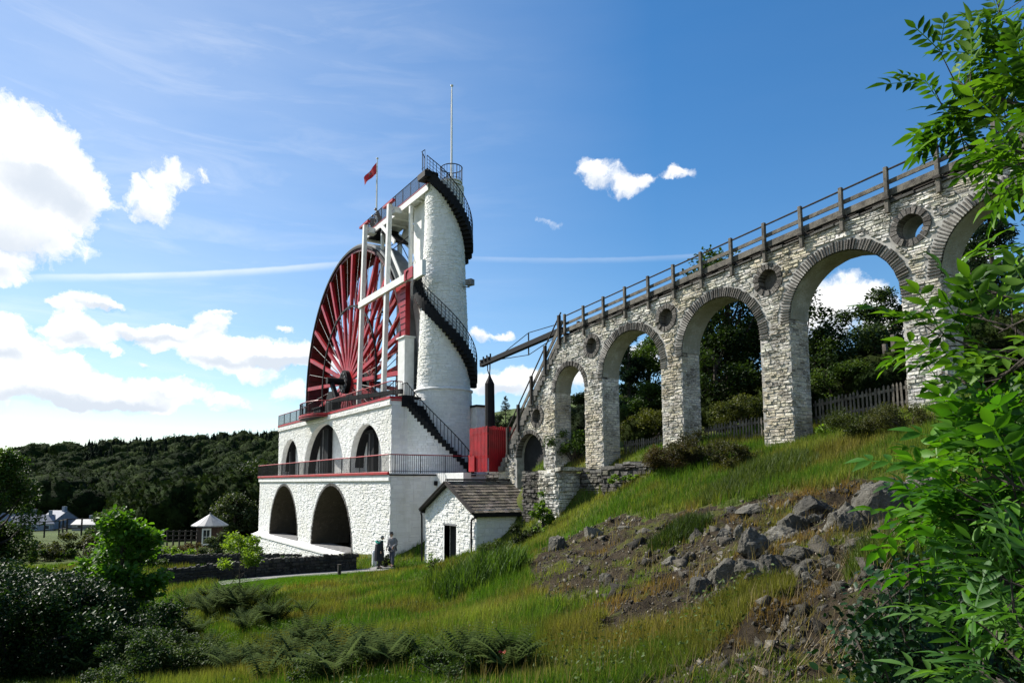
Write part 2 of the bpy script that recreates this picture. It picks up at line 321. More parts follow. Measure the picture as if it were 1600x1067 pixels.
# ---------------------------------------------------------------- terrain
W3=[(-36,15.2,-4.4),(-33,16.2,-4.05),(-27.7,16.2,-3.15),(-27.0,19.2,-1.5),(-36.5,13.5,-4.45),(-42,14.5,-4.7),(-50,14.5,-5.5),(-66,15,-6.4),(-50,20,-5.5),(-70,22,-6.5),(-33,18,-3.9),(-30,18,-3.5),
 (-31,21.5,.5),(-26.5,20.2,.62),(-24,20,.72),(-21,20,1.0),(-18.7,20,1.35),(-14.3,20,1.2),(-9.8,20,1.95),(-5,20,2.3),(0,20,2.6),(-33,22,.5),(-36,24,.6),(-27,23,.9),(-20,23,1.5),(-12,23,2.2),(-4,23,3),
 (-24.4,17.9,-1.85),(-29,17.6,-2.9),(-21.5,17.4,-1.1),(-24.4,19.8,.5),(-30.5,20.4,-1.0),(-28,19.9,.5),(-27.2,19.6,.5),(-22,20.0,.62),(-22.4,18.8,-1.05),(-20.2,17.9,-.65),(-19,17.9,-.1),
 (0,0,-1.65),(.6,3,-1.6),(-3,.8,-1.75),(12,-10,-.5),(-10,-20,-4),(20,4,1),(4,8,0),(6,14,2)]
PD=[(1000,790,22),(1000,820,19),(1000,900,14),(1000,1000,9),(1000,1067,7),(1215,740,18),(1215,800,13),(1215,900,9.5),(1250,1000,6.5),(1300,1067,5),
 (1430,665,17),(1430,705,14.5),(1430,750,12.5),(1400,850,9),(1500,1067,4),(1500,850,7),(1550,660,14),(1700,1067,3.5),(1700,700,10),
 (850,858,22),(850,950,14),(850,1067,8),(760,890,27),(700,893,30),(700,950,19),(700,1067,8.5),(600,890,35),(600,920,26),(600,950,20),(600,1000,13.5),(600,1067,9),
 (450,905,31.5),(450,930,27),(450,1000,17),(450,1067,11.5),(350,910,33),(330,945,27),(300,1000,19),(300,1067,13),(200,955,28),(100,1010,20),(0,1067,14),(-300,1067,14),
 (200,875,45),(100,858,60),(0,858,60),(300,850,68),(400,868,55),(50,834,95),(200,832,110),(400,835,100),(-400,840,90),
 (0,775,300),(0,724,430),(100,812,180),(200,770,300),(200,712,440),(400,765,260),(425,706,400),(650,690,330),(-500,725,400),(0,735,800),(425,715,800),(-200,815,180),(300,818,180),(420,808,170),(800,675,110),(790,640,170),(900,650,150),(930,630,230),(790,640,400),(1100,600,400),(1550,560,300),
 (1000,690,38),(1000,665,60),(1100,672,33),(1130,640,55),(1340,622,27),(1340,580,40),(1550,590,24),(1550,540,40),(1800,540,40),(1130,620,120),(1550,520,120)]
CP=np.array(W3+[tuple(atd(*p)) for p in PD]); _K=np.sqrt(((CP[:,None,:2]-CP[None,:,:2])**2).sum(-1)+.6**2)
_n=len(CP); _A=np.zeros((_n+3,_n+3)); _A[:_n,:_n]=_K-np.eye(_n)*.12; _A[:_n,_n]=1; _A[:_n,_n+1:]=CP[:,:2]; _A[_n,:_n]=1; _A[_n+1:,:_n]=CP[:,:2].T
_W=np.linalg.solve(_A,np.r_[CP[:,2],0,0,0])
def hbase(x,y):
    x=np.asarray(x,float); y=np.asarray(y,float); r=_W[_n]+_W[_n+1]*x+_W[_n+2]*y
    for i in range(_n): r=r+_W[i]*np.sqrt((x-CP[i,0])**2+(y-CP[i,1])**2+.36)
    return np.clip(r,-12,70)
def hitb(px,py,hf=None,lo=2.5,hi=600):
    hf=hf or hbase; r=ray(px,py); r=r/math.hypot(r[0],r[1]); s=np.geomspace(lo,hi,900); P=s[:,None]*r[None]; dz=P[:,2]-hf(P[:,0],P[:,1])
    k=np.argmax(dz<0); k=k if dz[k]<0 else len(s)-1
    return P[k]
poly=lambda pts:[tuple(hitb(*p)[:2]) for p in pts]
DIRT=poly([(838,905),(850,855),(900,832),(960,812),(1010,806),(1060,800),(1120,800),(1200,775),(1290,765),(1420,745),(1480,800),(1420,880),(1330,905),(1280,915),(1180,905),(1100,955),(1000,985),(930,1000),(870,965)])
DIRT2=poly([(1440,1085),(880,1085),(1040,1048),(1140,1005),(1200,945),(1280,905),(1430,870),(1480,960)])
PATHL=poly([(335,905),(400,901),(480,896),(540,891),(575,889),(600,882)]); PATHR=poly([(345,915),(420,906),(500,900),(560,895),(598,892),(618,888)]); PATH=PATHL+PATHR[::-1]
LAWN=poly([(345,905),(420,905),(560,893),(600,893),(560,900),(480,915),(400,925),(330,928)])
BOX=[(-67,16),(-36.3,16),(-36.3,23),(-67,23)]
def dirtmask(x,y):
    d=inpoly(x,y,DIRT)|inpoly(x,y,DIRT2); return d
def H(x,y):
    x=np.asarray(x,float); y=np.asarray(y,float); z=hbase(x,y); near=np.clip(1.6-np.hypot(x,y)/30,0,1)
    jx=x+(vn(x,y,.9,3)-.5)*1.2; jy=y+(vn(x,y,.9,8)-.5)*1.2
    dm=dirtmask(jx,jy)*1.; pm=inpoly(x,y,PATH)|inpoly(x,y,LAWN)
    z=z+(fbm(x,y,.45,1)-.5)*.35*near*(1-pm*.9)+(fbm(x,y,1.6,5)-.5)*.30*near*(.25+dm)*(1-pm)+dm*near*(np.abs(fbm(x,y,2.6,9)-.5))*.55-dm*.10
    return z
def hit(px,py): return hitb(px,py,H)
xs=np.r_[-2200,-1400,-900,-650,-520,np.arange(-460,-74,9.),np.arange(-70,-28,.5),np.arange(-28,3,.17),np.arange(3,20,1.),np.array([24,32,45,70,110,200,400,900])]
ys=np.r_[-900,-400,-200,-120,-80,-50,-35,-25,-18,-12,-9,np.arange(-7,21,.17),np.arange(21,46,.6),np.arange(47,120,4.),np.arange(125,480,9.),600,900,1500,2200]
XX,YY=np.meshgrid(xs,ys,indexing='ij'); ZZ=H(XX,YY); nx_,ny_=XX.shape
inb=inpoly(XX,YY,[(-66.5,16.5),(-36.8,16.5),(-36.8,22.5),(-66.5,22.5)]); ZZ[inb]=np.minimum(ZZ[inb],-4.6)
V=np.stack([XX,YY,ZZ],-1).reshape(-1,3); I=np.arange(nx_*ny_).reshape(nx_,ny_)
Fq=np.stack([I[:-1,:-1],I[1:,:-1],I[1:,1:],I[:-1,1:]],-1).reshape(-1,4)
fx,fy=V[:,0],V[:,1]; jx=fx+(vn(fx,fy,1.3,3)-.5)*1.1; jy=fy+(vn(fx,fy,1.3,8)-.5)*1.1
C=np.zeros((len(V),3)); C[:,0]=dirtmask(jx,jy); C[:,1]=inpoly(fx,fy,LAWN); C[:,2]=np.clip((np.hypot(fx,fy)-60)/60,0,1)
m,tt,b=mat('hillside_ground'); a=attr_col(tt); sp=N(tt,'ShaderNodeSeparateColor'); tt.links.new(a,sp.inputs[0]); p=objpos(tt)
g=ramp(tt,noise(tt,.8,8,.7,p),[(.3,(.03,.05,.010)),(.5,(.06,.085,.015)),(.7,(.09,.085,.025))])
dn_=noise(tt,5,10,.75,p); d=ramp(tt,dn_,[(.3,(.007,.005,.003)),(.48,(.026,.019,.011)),(.62,(.052,.040,.025)),(.76,(.13,.115,.085))])
mo=ramp(tt,noise(tt,1.1,6,.7,p),[(.51,(0,0,0)),(.58,(1,1,1))]); d=mixc(tt,mo,d,(.055,.06,.013))
dm=math_(tt,'ADD',sp.outputs[0],math_(tt,'MULTIPLY_ADD',noise(tt,4,6,.7,p),1.2,-.6)); dm=ramp(tt,dm,[(.4,(0,0,0)),(.55,(1,1,1))])
c=mixc(tt,dm,g,d); c=mixc(tt,sp.outputs[1],c,(.07,.15,.015)); fld=ramp(tt,noise(tt,.02,3,.5,p),[(.4,(.05,.07,.02)),(.6,(.075,.105,.03))]); c=mixc(tt,sp.outputs[2],c,fld)
tt.links.new(c,b.inputs['Base Color']); b.inputs['Roughness'].default_value=.95; b.inputs['Specular IOR Level'].default_value=.15
bump(tt,b,math_(tt,'ADD',noise(tt,9,10,.75,p),math_(tt,'MULTIPLY',noise(tt,40,6,.7,p),.5)),.9,.08)
g_=npmesh('ground',V,Fq,C,m,smooth=False); tag(g_,kind='structure')
# tarmac path
mb=MB()
lf=PATHL; rt=PATHR
def resample(P,n):
    P=np.array(P); s=np.r_[0,np.cumsum(np.hypot(*np.diff(P,axis=0).T))]; q=np.linspace(0,s[-1],n); return np.stack([np.interp(q,s,P[:,0]),np.interp(q,s,P[:,1])],1)
A_=resample(lf,110); B_=resample(rt,110); vs=[];fs=[]
for i in range(110):
    for k in range(7):
        q=A_[i]*(1-k/6)+B_[i]*k/6; vs.append((q[0],q[1],float(H(q[0],q[1]))+.035))
for i in range(109):
    for k in range(6): a0=i*7+k; fs.append((a0,a0+1,a0+8,a0+7))
mb.add(vs,fs); tag(mb.build('path','asph'),kind='structure')
# ---------------------------------------------------------------- masonry
STONE_N=0
def lay(rows,test,org,u,v,n,hr,wr,prot,tint,mb,keep=None,gap=.012,inset=.012):
    """rubble courses over the region where test(a,b) is true; each stone is a small frustum proud of the core"""
    org,u,v,n=map(lambda q:np.array(q,float),(org,u,v,n)); a0,a1,b0,b1=rows; b=b0
    while b<b1:
        h=rng.uniform(*hr); a=a0-rng.uniform(0,wr[1])
        while a<a1:
            w=rng.uniform(*wr)*(1 if rng.random()<.8 else .55); ca,cb=a+w/2,b+h/2
            aa0,aa1=a+gap*.5,a+w-gap*.5
            ok=[test(x,y) for x in(aa0,aa1) for y in(b+.01,b+h-.01)]
            if test(ca,cb) and sum(ok)>=2:
                # pull in corners that fall outside
                lo,hi=aa0,aa1
                for _ in range(6):
                    if not(test(lo,b+.02) and test(lo,b+h-.02)): lo+=(ca-aa0)*.16
                    if not(test(hi,b+.02) and test(hi,b+h-.02)): hi-=(aa1-ca)*.16
                j=lambda s:rng.uniform(-s,s); t_=h*.10; dz=j(.02)
                Q=[(lo+j(.01),b+gap/2+j(t_)+dz),(hi+j(.01),b+gap/2+j(t_)+dz),(hi+j(.02),b+h-gap/2+j(t_)+dz),(lo+j(.02),b+h-gap/2+j(t_)+dz)]
                p=rng.uniform(*prot); i_=min(inset,h*.2)
                T=[(q[0]+(ca-q[0])*i_*2/max(w,.05)+0,q[1]+(cb-q[1])*i_*2/h) for q in Q]
                pj=[p+j(p*.35) for _ in range(4)]
                vs=[org+u*q[0]+v*q[1]-n*.015 for q in Q]+[org+u*q[0]+v*q[1]+n*pj[k] for k,q in enumerate(T)]
                fs=[(4,5,6,7),(0,1,5,4),(1,2,6,5),(2,3,7,6),(3,0,4,7)]; g=tint()
                if keep is not None: keep.append((vs,fs,g))
                else: mb.add(vs,fs,g)
            a+=w
        b+=h
def nearest_apart(keep,parent,name,m,stuffname,lim=300,wt=None):
    """the stones that show largest are objects, the rest one joined part"""
    def size(s):
        c=np.mean(s[0],0); w=np.linalg.norm(np.array(s[0][1])-np.array(s[0][0]))*np.linalg.norm(np.array(s[0][3])-np.array(s[0][0]))
        return w/((c@c)+.1)*(wt(c) if wt else 1)
    keep.sort(key=size,reverse=True)
    for s in keep[:lim]:
        me=bpy.data.meshes.new(name); me.from_pydata([tuple(p) for p in s[0]],[],s[1]); me.materials.append(M[m])
        ca=me.color_attributes.new('Col','FLOAT_COLOR','POINT'); c=s[2]; c=(c,c,c) if isinstance(c,float) else c
        ca.data.foreach_set('color',np.tile((*c,1),8).astype(np.float32)); link(bpy.data.objects.new(name,me),parent)
    r=MB()
    for s in keep[lim:]: r.add(*s)
    if r.v: tag(r.build(stuffname,m,parent),kind='stuff')
def tint_white(): 
    g=rng.uniform(.9,1.03); return (g,g,g*rng.uniform(.97,1.0))
def tint_via():
    g=rng.choice([1.0,.9,1.15,.65,.35],p=[.45,.25,.2,.07,.03])*rng.uniform(.88,1.1); return (g,g*rng.uniform(.96,1),g*rng.uniform(.88,1))
def tint_dark():
    g=rng.uniform(.45,1.25); return (g,g*rng.uniform(.93,1.02),g*rng.uniform(.85,1.03))
def arc(cx,cz,rx,rz,n=24,base=None):
    P=[(cx-rx*math.cos(math.pi*k/n),cz+rz*math.sin(math.pi*k/n)) for k in range(n+1)]
    if base is not None: P=[(cx-rx,base)]+P+[(cx+rx,base)] if base<cz-1e-6 else P
    return P[::-1]
def inarch(x,z,cx,cz,rx,rz,base,pad=0.):
    if z<base-pad or abs(x-cx)>rx+pad: return False
    if z<cz: return True
    return ((x-cx)/(rx+pad))**2+((z-cz)/(rz+pad))**2<1
# ================================================================ WHEELHOUSE
HX0,HX1=-66.6,-36.3; UX0,UX1=-65.2,-39.2; GZ=-6.6; LZ=.55; UZ=5.28
house=empty('wheelhouse','white stone wheelhouse in two arched tiers with red ledges','building',(-52,16,-5))
def Lc(*a): return a
def hp(o): o.parent=house; o.matrix_parent_inverse=Matrix.Translation(-house.location); return o
class HP:  # so that children of empties keep world coordinates
    pass
def setp(o,p): o.parent=p; o.matrix_parent_inverse=Matrix.Translation(p.location) .inverted() if p.type=='EMPTY' else Matrix(); return o
bpy.context.view_layer.update()
def B(mb,name,m,parent,**k):
    o=mb.build(name,m,None,**k); 
    if parent is not None: setp(o,parent)
    return o
LA=[(-58.3,-4.44,4.2,4.25,-4.44),(-46.4,-4.44,4.15,4.3,-4.44)]
UA=[(-61.45,1.1,2.8,2.8,.62),(-52.4,.62,4.85,4.0,.62),(-43.5,1.1,2.85,2.85,.62)]
mb=MB(); mb.prism([[(HX0,GZ),(HX1,GZ),(HX1,LZ-.02),(HX0,LZ-.02)]]+[arc(a[0],a[1],a[2],a[3]) for a in LA],16,17.2)
mb.box(HX0,HX0+1,17.2,23,GZ,LZ-.02); mb.box(HX1-1.4,HX1,17.2,23,GZ,LZ-.02); mb.box(HX0+1,HX1-1.4,22,23,GZ,LZ-.02)
B(mb,'wall','core_w',house)
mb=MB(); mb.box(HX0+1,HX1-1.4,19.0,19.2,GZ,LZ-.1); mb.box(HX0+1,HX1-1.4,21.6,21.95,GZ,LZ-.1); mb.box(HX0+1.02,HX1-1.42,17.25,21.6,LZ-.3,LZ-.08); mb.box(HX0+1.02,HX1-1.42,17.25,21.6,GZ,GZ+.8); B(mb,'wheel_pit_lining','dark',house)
mb=MB(); mb.prism([[(UX0,LZ),(UX1,LZ),(UX1,UZ),(UX0,UZ)]]+[arc(a[0],a[1]+.01,a[2],a[3],24,LZ+.07) for a in UA],17.3,18.3)
mb.box(UX0,UX1,18.32,18.8,LZ,UZ-.01); mb.box(UX0,UX1,22,23,LZ,UZ-.01); mb.box(UX1-.6,UX1-.003,18.5,22,LZ,UZ-.02); mb.box(UX0,UX0+.6,18.5,22,LZ,UZ-.02)
B(mb,'wall','core_w',house)
# decks
mb=MB(); mb.box(HX0-.1,HX1+.05,15.9,17.29,LZ-.015,LZ+.04); mb.box(UX1+.01,HX1+.05,17.29,23,LZ-.015,LZ+.04); B(mb,'walkway','core_w',house)
mb=MB(); mb.box(UX0-.05,UX1+.05,17.2,18.95,UZ,UZ+.06); B(mb,'walkway','black',house)
# ledges, red kerbs
B(MB().box(HX0-.12,HX1+.06,15.78,15.9,LZ-.05,LZ+.12),'red_kerb','red',house,bevel=.02)
B(MB().box(HX0-.06,HX1+.02,15.87,15.998,LZ-.42,LZ-.052),'ledge_band','core_w',house,bevel=.03)
B(MB().box(UX0-.06,UX1+.03,17.17,17.298,UZ-.45,UZ-.002),'cornice_band','core_w',house,bevel=.03)
B(MB().box(HX1+.002,HX1+.06,15.9,21.6,LZ-.1,LZ-.016),'deck_edge','black',house)
# plinths with sloped tops
mb=MB()
def plinth(x0,x1,z,y=15.45):
    mb.add([(x0,y,GZ),(x1,y,GZ),(x1,y,z-.22),(x0,y,z-.22),(x0,16,z),(x1,16,z),(x0,16,GZ),(x1,16,GZ)],[(0,1,2,3),(3,2,5,4),(1,7,5,2),(0,3,4,6)])
    mb.box(x0-.03,x1+.03,y-.08,y+.05,z-.32,z-.20)
plinth(HX0-.1,-42.0,-4.42); plinth(-41.9,-37.6,-4.72,15.5)
B(mb,'plinth','core_w',house)
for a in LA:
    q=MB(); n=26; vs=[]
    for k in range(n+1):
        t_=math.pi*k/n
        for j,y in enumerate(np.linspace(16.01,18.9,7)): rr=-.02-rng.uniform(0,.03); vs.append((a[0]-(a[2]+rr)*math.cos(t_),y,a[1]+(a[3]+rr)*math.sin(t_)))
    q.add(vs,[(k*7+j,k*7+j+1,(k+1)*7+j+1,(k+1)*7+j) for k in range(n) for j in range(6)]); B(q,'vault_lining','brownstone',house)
# sills of the two tall openings
for a in LA: B(MB().box(a[0]-a[2],a[0]+a[2],15.93,17.4,-4.55,-4.41),'sill','grey',house)
# dark brick arch rims
for a in LA:
    L=40
    for k in range(L):
        t0,t1=math.pi*(k+.06)/L,math.pi*(k+.94)/L; q=MB(); pr=.018+rng.uniform(0,.015)
        P=[(a[0]-(a[2]+d)*math.cos(t_),a[1]+(a[3]+d)*math.sin(t_)) for t_ in(t0,t1) for d in(-.015,.16)]
        vs=[(x,y,z) for y in(16-pr,16.3) for x,z in P]; q.add(vs,[(0,1,3,2),(4,6,7,5),(0,4,5,1),(1,5,7,3),(3,7,6,2),(2,6,4,0)],float(rng.uniform(.7,1.3)))
        B(q,'arch_brick','slate',house)
# upper niches: black ring standing in for the jamb shadow, black shutters and lintel
for (cx,cz,rx,rz,bz),(dx0,dx1,dz) in zip(UA,[(-64.0,-63.1,3.15),(-55.2,-53.0,4.3),(-44.9,-43.6,3.4)]):
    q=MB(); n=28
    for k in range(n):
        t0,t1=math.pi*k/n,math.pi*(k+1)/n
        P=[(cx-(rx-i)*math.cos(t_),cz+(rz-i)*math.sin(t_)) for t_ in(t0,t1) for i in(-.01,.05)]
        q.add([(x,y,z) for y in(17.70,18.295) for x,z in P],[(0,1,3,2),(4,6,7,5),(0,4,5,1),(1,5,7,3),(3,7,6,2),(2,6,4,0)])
    B(q,'arch_shade_ring','black',house)
    mid=(dx0+dx1)/2
    d=B(MB().box(dx0,mid-.05,18.0,18.29,LZ+.05,dz).box(mid+.05,dx1,17.95,18.29,LZ+.05,dz),'shutter','black',house,bevel=.01)
    B(MB().box(dx0-.5,dx1+.15,17.82,18.29,dz+.003,dz+.22),'lintel','black',house)
    B(MB().bar((mid,17.9,LZ+.05),(mid,17.9,dz),.06,.06),'door_bar','grey',house)
# rubble facing
keep=[]
tl=lambda x,z:HX0<=x<=HX1 and GZ<=z<=LZ-.42 and not any(inarch(x,z,*a,pad=.16) for a in LA)
lay((HX0,HX1,-4.4,LZ-.42),tl,(0,16,0),(1,0,0),(0,0,1),(0,-1,0),(.07,.16),(.16,.5),(.002,.036),tint_white,None,keep,.007,.016)
tp=lambda x,z:HX0<=x<=-37.6 and z<-4.75
lay((HX0,-37.6,GZ,-4.75),tp,(0,15.45,0),(1,0,0),(0,0,1),(0,-1,0),(.12,.2),(.25,.6),(.004,.04),tint_white,None,keep,.014,.025)
tu=lambda x,z:UX0<=x<=UX1 and LZ<=z<=UZ-.45 and not any(inarch(x,z,*a,pad=.02) for a in UA)
lay((UX0,UX1,LZ,UZ-.45),tu,(0,17.3,0),(1,0,0),(0,0,1),(0,-1,0),(.07,.16),(.16,.5),(.002,.036),tint_white,None,keep,.007,.016)
lay((UX0,UX1,UZ-.45,UZ),lambda x,z:UX0<=x<=UX1 and UZ-.44<z<UZ,(0,17.17,0),(1,0,0),(0,0,1),(0,-1,0),(.12,.2),(.3,.7),(.003,.02),tint_white,None,keep,.014,.025)
# east end faces
te=lambda y,z:16<=y<=21.4 and GZ<=z<=LZ-.1
lay((16,21.4,-4.4,LZ-.1),te,(HX1,0,0),(0,1,0),(0,0,1),(1,0,0),(.12,.26),(.3,.8),(.001,.010),tint_white,None,keep,.004,.012)
lay((17.3,18.6,LZ,UZ),lambda y,z:17.3<=y<=18.7 and z<UZ,(UX1,0,0),(0,1,0),(0,0,1),(1,0,0),(.12,.26),(.3,.7),(.001,.010),tint_white,None,keep,.004,.012)
nearest_apart(keep,None,'stone','house','rubble_facing',300)
for o in list(COL.objects):
    if o.name.startswith(('stone','rubble_facing')) and o.parent is None: setp(o,house)
# small fittings on the end wall
B(MB().obox((HX1+.12,18.9,.02),(.1,0,0),(0,.16,0),(0,0,.13)).bar((HX1,18.9,.1),(HX1+.15,18.9,.1),.06),'floodlight','black',house,bevel=.03)
B(MB().add([(HX1+.01,17.4,-3.6),(HX1+.01,17.75,-3.6),(HX1+.2,17.58,-3.6),(HX1+.01,17.58,-3.95)],[(0,1,2),(0,3,1),(1,3,2),(2,3,0)]),'drain_hopper','black',house)
# ---- railings
bal=bpy.data.meshes.new('baluster')
def post_mesh(h,w,name,m='black'):
    q=MB().box(-w/2,w/2,-w/2,w/2,0,h); o=q.build(name,m); me=o.data; bpy.data.objects.remove(o); return me
def railing(name,P,h,step,parent,label=None,red=False,w=.022,mesh=False,mid=True,bn='baluster',first=None):
    """P: polyline of points at deck height"""
    r=B(MB().tube([(p[0],p[1],p[2]+h) for p in P],.032,6),name,'red' if red else 'black',parent)
    if mid:
        o=MB().tube([(p[0],p[1],p[2]+.12) for p in P],.016,5).build('bottom_rail','black'); o.parent=r
    me=post_mesh(h,w,bn); P=[np.array(p,float) for p in P]; L=np.r_[0,np.cumsum([np.linalg.norm(P[i+1]-P[i]) for i in range(len(P)-1)])]
    n=int(L[-1]/step); 
    for k in range(n+1):
        s=min(L[-1]*k/n,L[-1]-1e-6); i=np.searchsorted(L,s,'right')-1; q=P[i]+(P[i+1]-P[i])*(s-L[i])/(L[i+1]-L[i])
        share(bn,me,r,tuple(q),scale=(1.9,1.9,1) if k%12==0 else (1,1,1))
    return r
railing('handrail',[(HX0-.08,15.86,LZ+.04),(HX1+.02,15.86,LZ+.04),(HX1+.02,21.25,LZ+.04)],1.06,.135,house,red=True)
hub=np.array([-53.5,20.5,8.24]); NY,FY=19.6,21.4
bulge=[(UX0-.02,17.22,UZ+.06),(-56.5,17.22,UZ+.06)]+[(-53.7-2.6*math.cos(math.pi*k/12),17.22-1.15*math.sin(math.pi*k/12)**.8,UZ+.06) for k in range(1,12)]+[(-50.9,17.22,UZ+.06),(UX1+.02,17.22,UZ+.06),(UX1+.02,18.0,UZ+.06)]
railing('handrail',bulge,1.0,.16,house,red=True)
bp=[(p[0],p[1]) for p in bulge[1:-2]]
q=MB(); L=[Vector((a,b_,0)) for a,b_ in bp]; tr=tessellate_polygon([L]); n=len(bp)
q.add([(a,b_,z) for z in (UZ-.16,UZ+.062) for a,b_ in bp],[tuple(x) for x in tr]+[tuple(i+n for i in x) for x in tr]+[(i,(i+1)%n,n+(i+1)%n,n+i) for i in range(n)])
B(q,'balcony_deck','black',house)
ke=MB()
for i in range(len(bulge)-1):
    a,b_=bulge[i],bulge[i+1]; ke.bar((a[0],a[1]-.05,UZ+.03),(b_[0],b_[1]-.05,UZ+.03),.07,.16); ke.bar((a[0],a[1]-.02,UZ-.13),(b_[0],b_[1]-.02,UZ-.13),.05,.07)
B(ke,'balcony_kerb','red',house)
# ================================================================ WATER WHEEL
wheel=empty('water_wheel','huge red spoked water wheel rising out of the white wheelhouse','water wheel',tuple(hub))
def ringm(r0,r1,y0,y1,n=120,c=1.0,a0=0,a1=2*math.pi):
    q=MB(); full=abs(a1-a0-2*math.pi)<1e-6; m_=n if full else n+1
    vs=[(hub[0]+r*math.cos(t_),y,hub[2]+r*math.sin(t_)) for t_ in [a0+(a1-a0)*k/n for k in range(m_)] for r,y in((r0,y0),(r1,y0),(r1,y1),(r0,y1))]
    fs=[]
    for k in range(n):
        a,b_=k*4,((k+1)%m_)*4
        for j in range(4): fs.append((a+j,a+(j+1)%4,b_+(j+1)%4,b_+j))
    if not full: fs+=[(0,1,2,3),(n*4,n*4+1,n*4+2,n*4+3)]
    return q.add(vs,fs,c)
B(ringm(10.86,11.05,NY-.05,NY+.05),'rim','black',wheel,smooth=False)
B(ringm(9.95,11.05,FY-.05,FY+.05),'shroud_ring','dred',wheel)
B(ringm(11.05,11.24,NY+.1,FY),'outer_band','zinc',wheel)
# inner boards one by one
for k in range(96):
    t0,t1=2*math.pi*(k+.03)/96,2*math.pi*(k+.97)/96; q=MB(); r0=10.62+rng.uniform(-.015,.015); r1=10.84
    P=[(hub[0]+r*math.cos(t_),hub[2]+r*math.sin(t_)) for t_ in(t0,t1) for r in(r0,r1)]
    B(q.add([(x,y,z) for y in(NY+.06,FY-.06) for x,z in P],[(0,1,3,2),(4,6,7,5),(0,4,5,1),(1,5,7,3),(3,7,6,2),(2,6,4,0)],float(rng.uniform(.8,1.1))),'sole_board','dred',wheel)
    if k%2==0:
        q=MB(); t_=2*math.pi*(k+.5)/96; P=[(10.84,t_),(11.04,t_+.03)]
        a,b_=[(hub[0]+r*math.cos(u),hub[2]+r*math.sin(u)) for r,u in P]
        B(q.add([(a[0],NY+.06,a[1]),(b_[0],NY+.06,b_[1]),(b_[0],FY-.06,b_[1]),(a[0],FY-.06,a[1])],[(0,1,2,3)]),'bucket_board','dred',wheel)
spk=MB().add([(x,y,z) for z,w_ in((.55,.135),(10.62,.165)) for x,y in((-w_,-w_*.8),(w_,-w_*.8),(w_,w_*.8),(-w_,w_*.8))],[(0,3,2,1),(4,5,6,7),(0,1,5,4),(1,2,6,5),(2,3,7,6),(3,0,4,7)]).build('spoke','red'); sm=spk.data; bpy.data.objects.remove(spk)
rod=MB().tube([(0,0,.5),(0,0,10.7)],.014,5).build('tie_rod','white'); rm=rod.data; bpy.data.objects.remove(rod)
rod=MB().tube([(0,0,.5),(0,0,10.7)],.02,5).build('brace_rod','black'); rk=rod.data; bpy.data.objects.remove(rod)
for y,ph in ((NY+.12,11.5),(FY-.12,4.)):
    for k in range(24):
        a=rad(ph+15*k); o=bpy.data.objects.new('spoke',sm); link(o); o.location=(hub[0],y,hub[2]); o.rotation_euler=(0,math.pi/2-a,0); setp(o,wheel)
for k in range(24):
    a=rad(4+15*k); o=bpy.data.objects.new('tie_rod',rm); link(o); o.location=(hub[0],NY+.1,hub[2]); o.rotation_euler=(0,math.pi/2-a,0); setp(o,wheel)
    o=bpy.data.objects.new('brace_rod',rk); link(o); o.location=(hub[0],FY-.1,hub[2]); o.rotation_euler=(0,math.pi/2-a+.06,0); setp(o,wheel)
    # couplings between the two spoke sets
    a=rad(11.5+15*k); c_=hub+np.array([6.2*math.cos(a),0,6.2*math.sin(a)]); c2=hub+np.array([6.2*math.cos(a+.26),0,6.2*math.sin(a+.26)])
    B(MB().tube([(c_[0],NY+.1,c_[2]),(c2[0],FY-.1,c2[2])],.03,5).obox((c_[0],NY-.02,c_[2]),(.12,0,0),(0,.06,0),(0,0,.12)),'coupling','black',wheel)
    if k%2==0:
        c3=hub+np.array([10.4*math.cos(a),0,10.4*math.sin(a)]); B(MB().tube([(c3[0],FY-.1,c3[2]),(hub[0]+.5*math.cos(a),NY+.1,hub[2]+.5*math.sin(a))],.045,5),'cross_brace','red',wheel)
for y in (NY-.02,FY): B(ringm(6.12,6.28,y-.04,y+.04,72),'inner_ring','black',wheel)
for y0,y1,r in ((NY-.35,NY+.1,.95),(FY-.25,FY+.25,.95)):
    q=MB(); n=28; q.add([(hub[0]+r*math.cos(2*math.pi*k/n),y,hub[2]+r*math.sin(2*math.pi*k/n)) for y in(y0,y1) for k in range(n)],[tuple(range(n)),tuple(range(n,2*n))]+[(k,(k+1)%n,n+(k+1)%n,n+k) for k in range(n)]); B(q,'hub','black',wheel)
for k in range(12):
    t_=2*math.pi*k/12; c_=(hub[0]+.72*math.cos(t_),NY-.4,hub[2]+.72*math.sin(t_)); B(MB().obox(c_,(.07,0,0),(0,.06,0),(0,0,.07)),'bolt','grey',wheel)
B(MB().tube([(hub[0],17.9,hub[2]),(hub[0],23,hub[2])],.28,14),'axle','black',wheel)
# crank and bearing on the deck
cr=empty('bearing_block','black iron bearing and crank gear on the balcony below the wheel hub','machinery',(-53.5,18.5,UZ+.06))
B(MB().box(-54.9,-52.1,18.0,18.9,UZ+.061,UZ+.5).box(-54.4,-52.6,18.1,18.8,UZ+.5,UZ+1.3),'pedestal','black',cr,bevel=.05)
B(MB().prism([arc(-53.5,UZ+1.3,.85,.8,12)],18.15,18.75),'bearing_cap','black',cr)
B(MB().box(-57.2,-55.2,18.0,18.7,UZ+.061,UZ+.95).box(-57.3,-55.1,17.9,18.8,UZ+.95,UZ+1.05),'tool_chest','black',cr)
B(MB().bar((-53.5,18.3,hub[2]-.1),(-52.2,18.3,UZ+1.4),.28,.35),'crank_arm','black',cr)
B(MB().bar((-51.2,17.72,UZ+1.1),(-41.2,18.9,UZ+.75),.22,.3),'connecting_rod','black',cr)
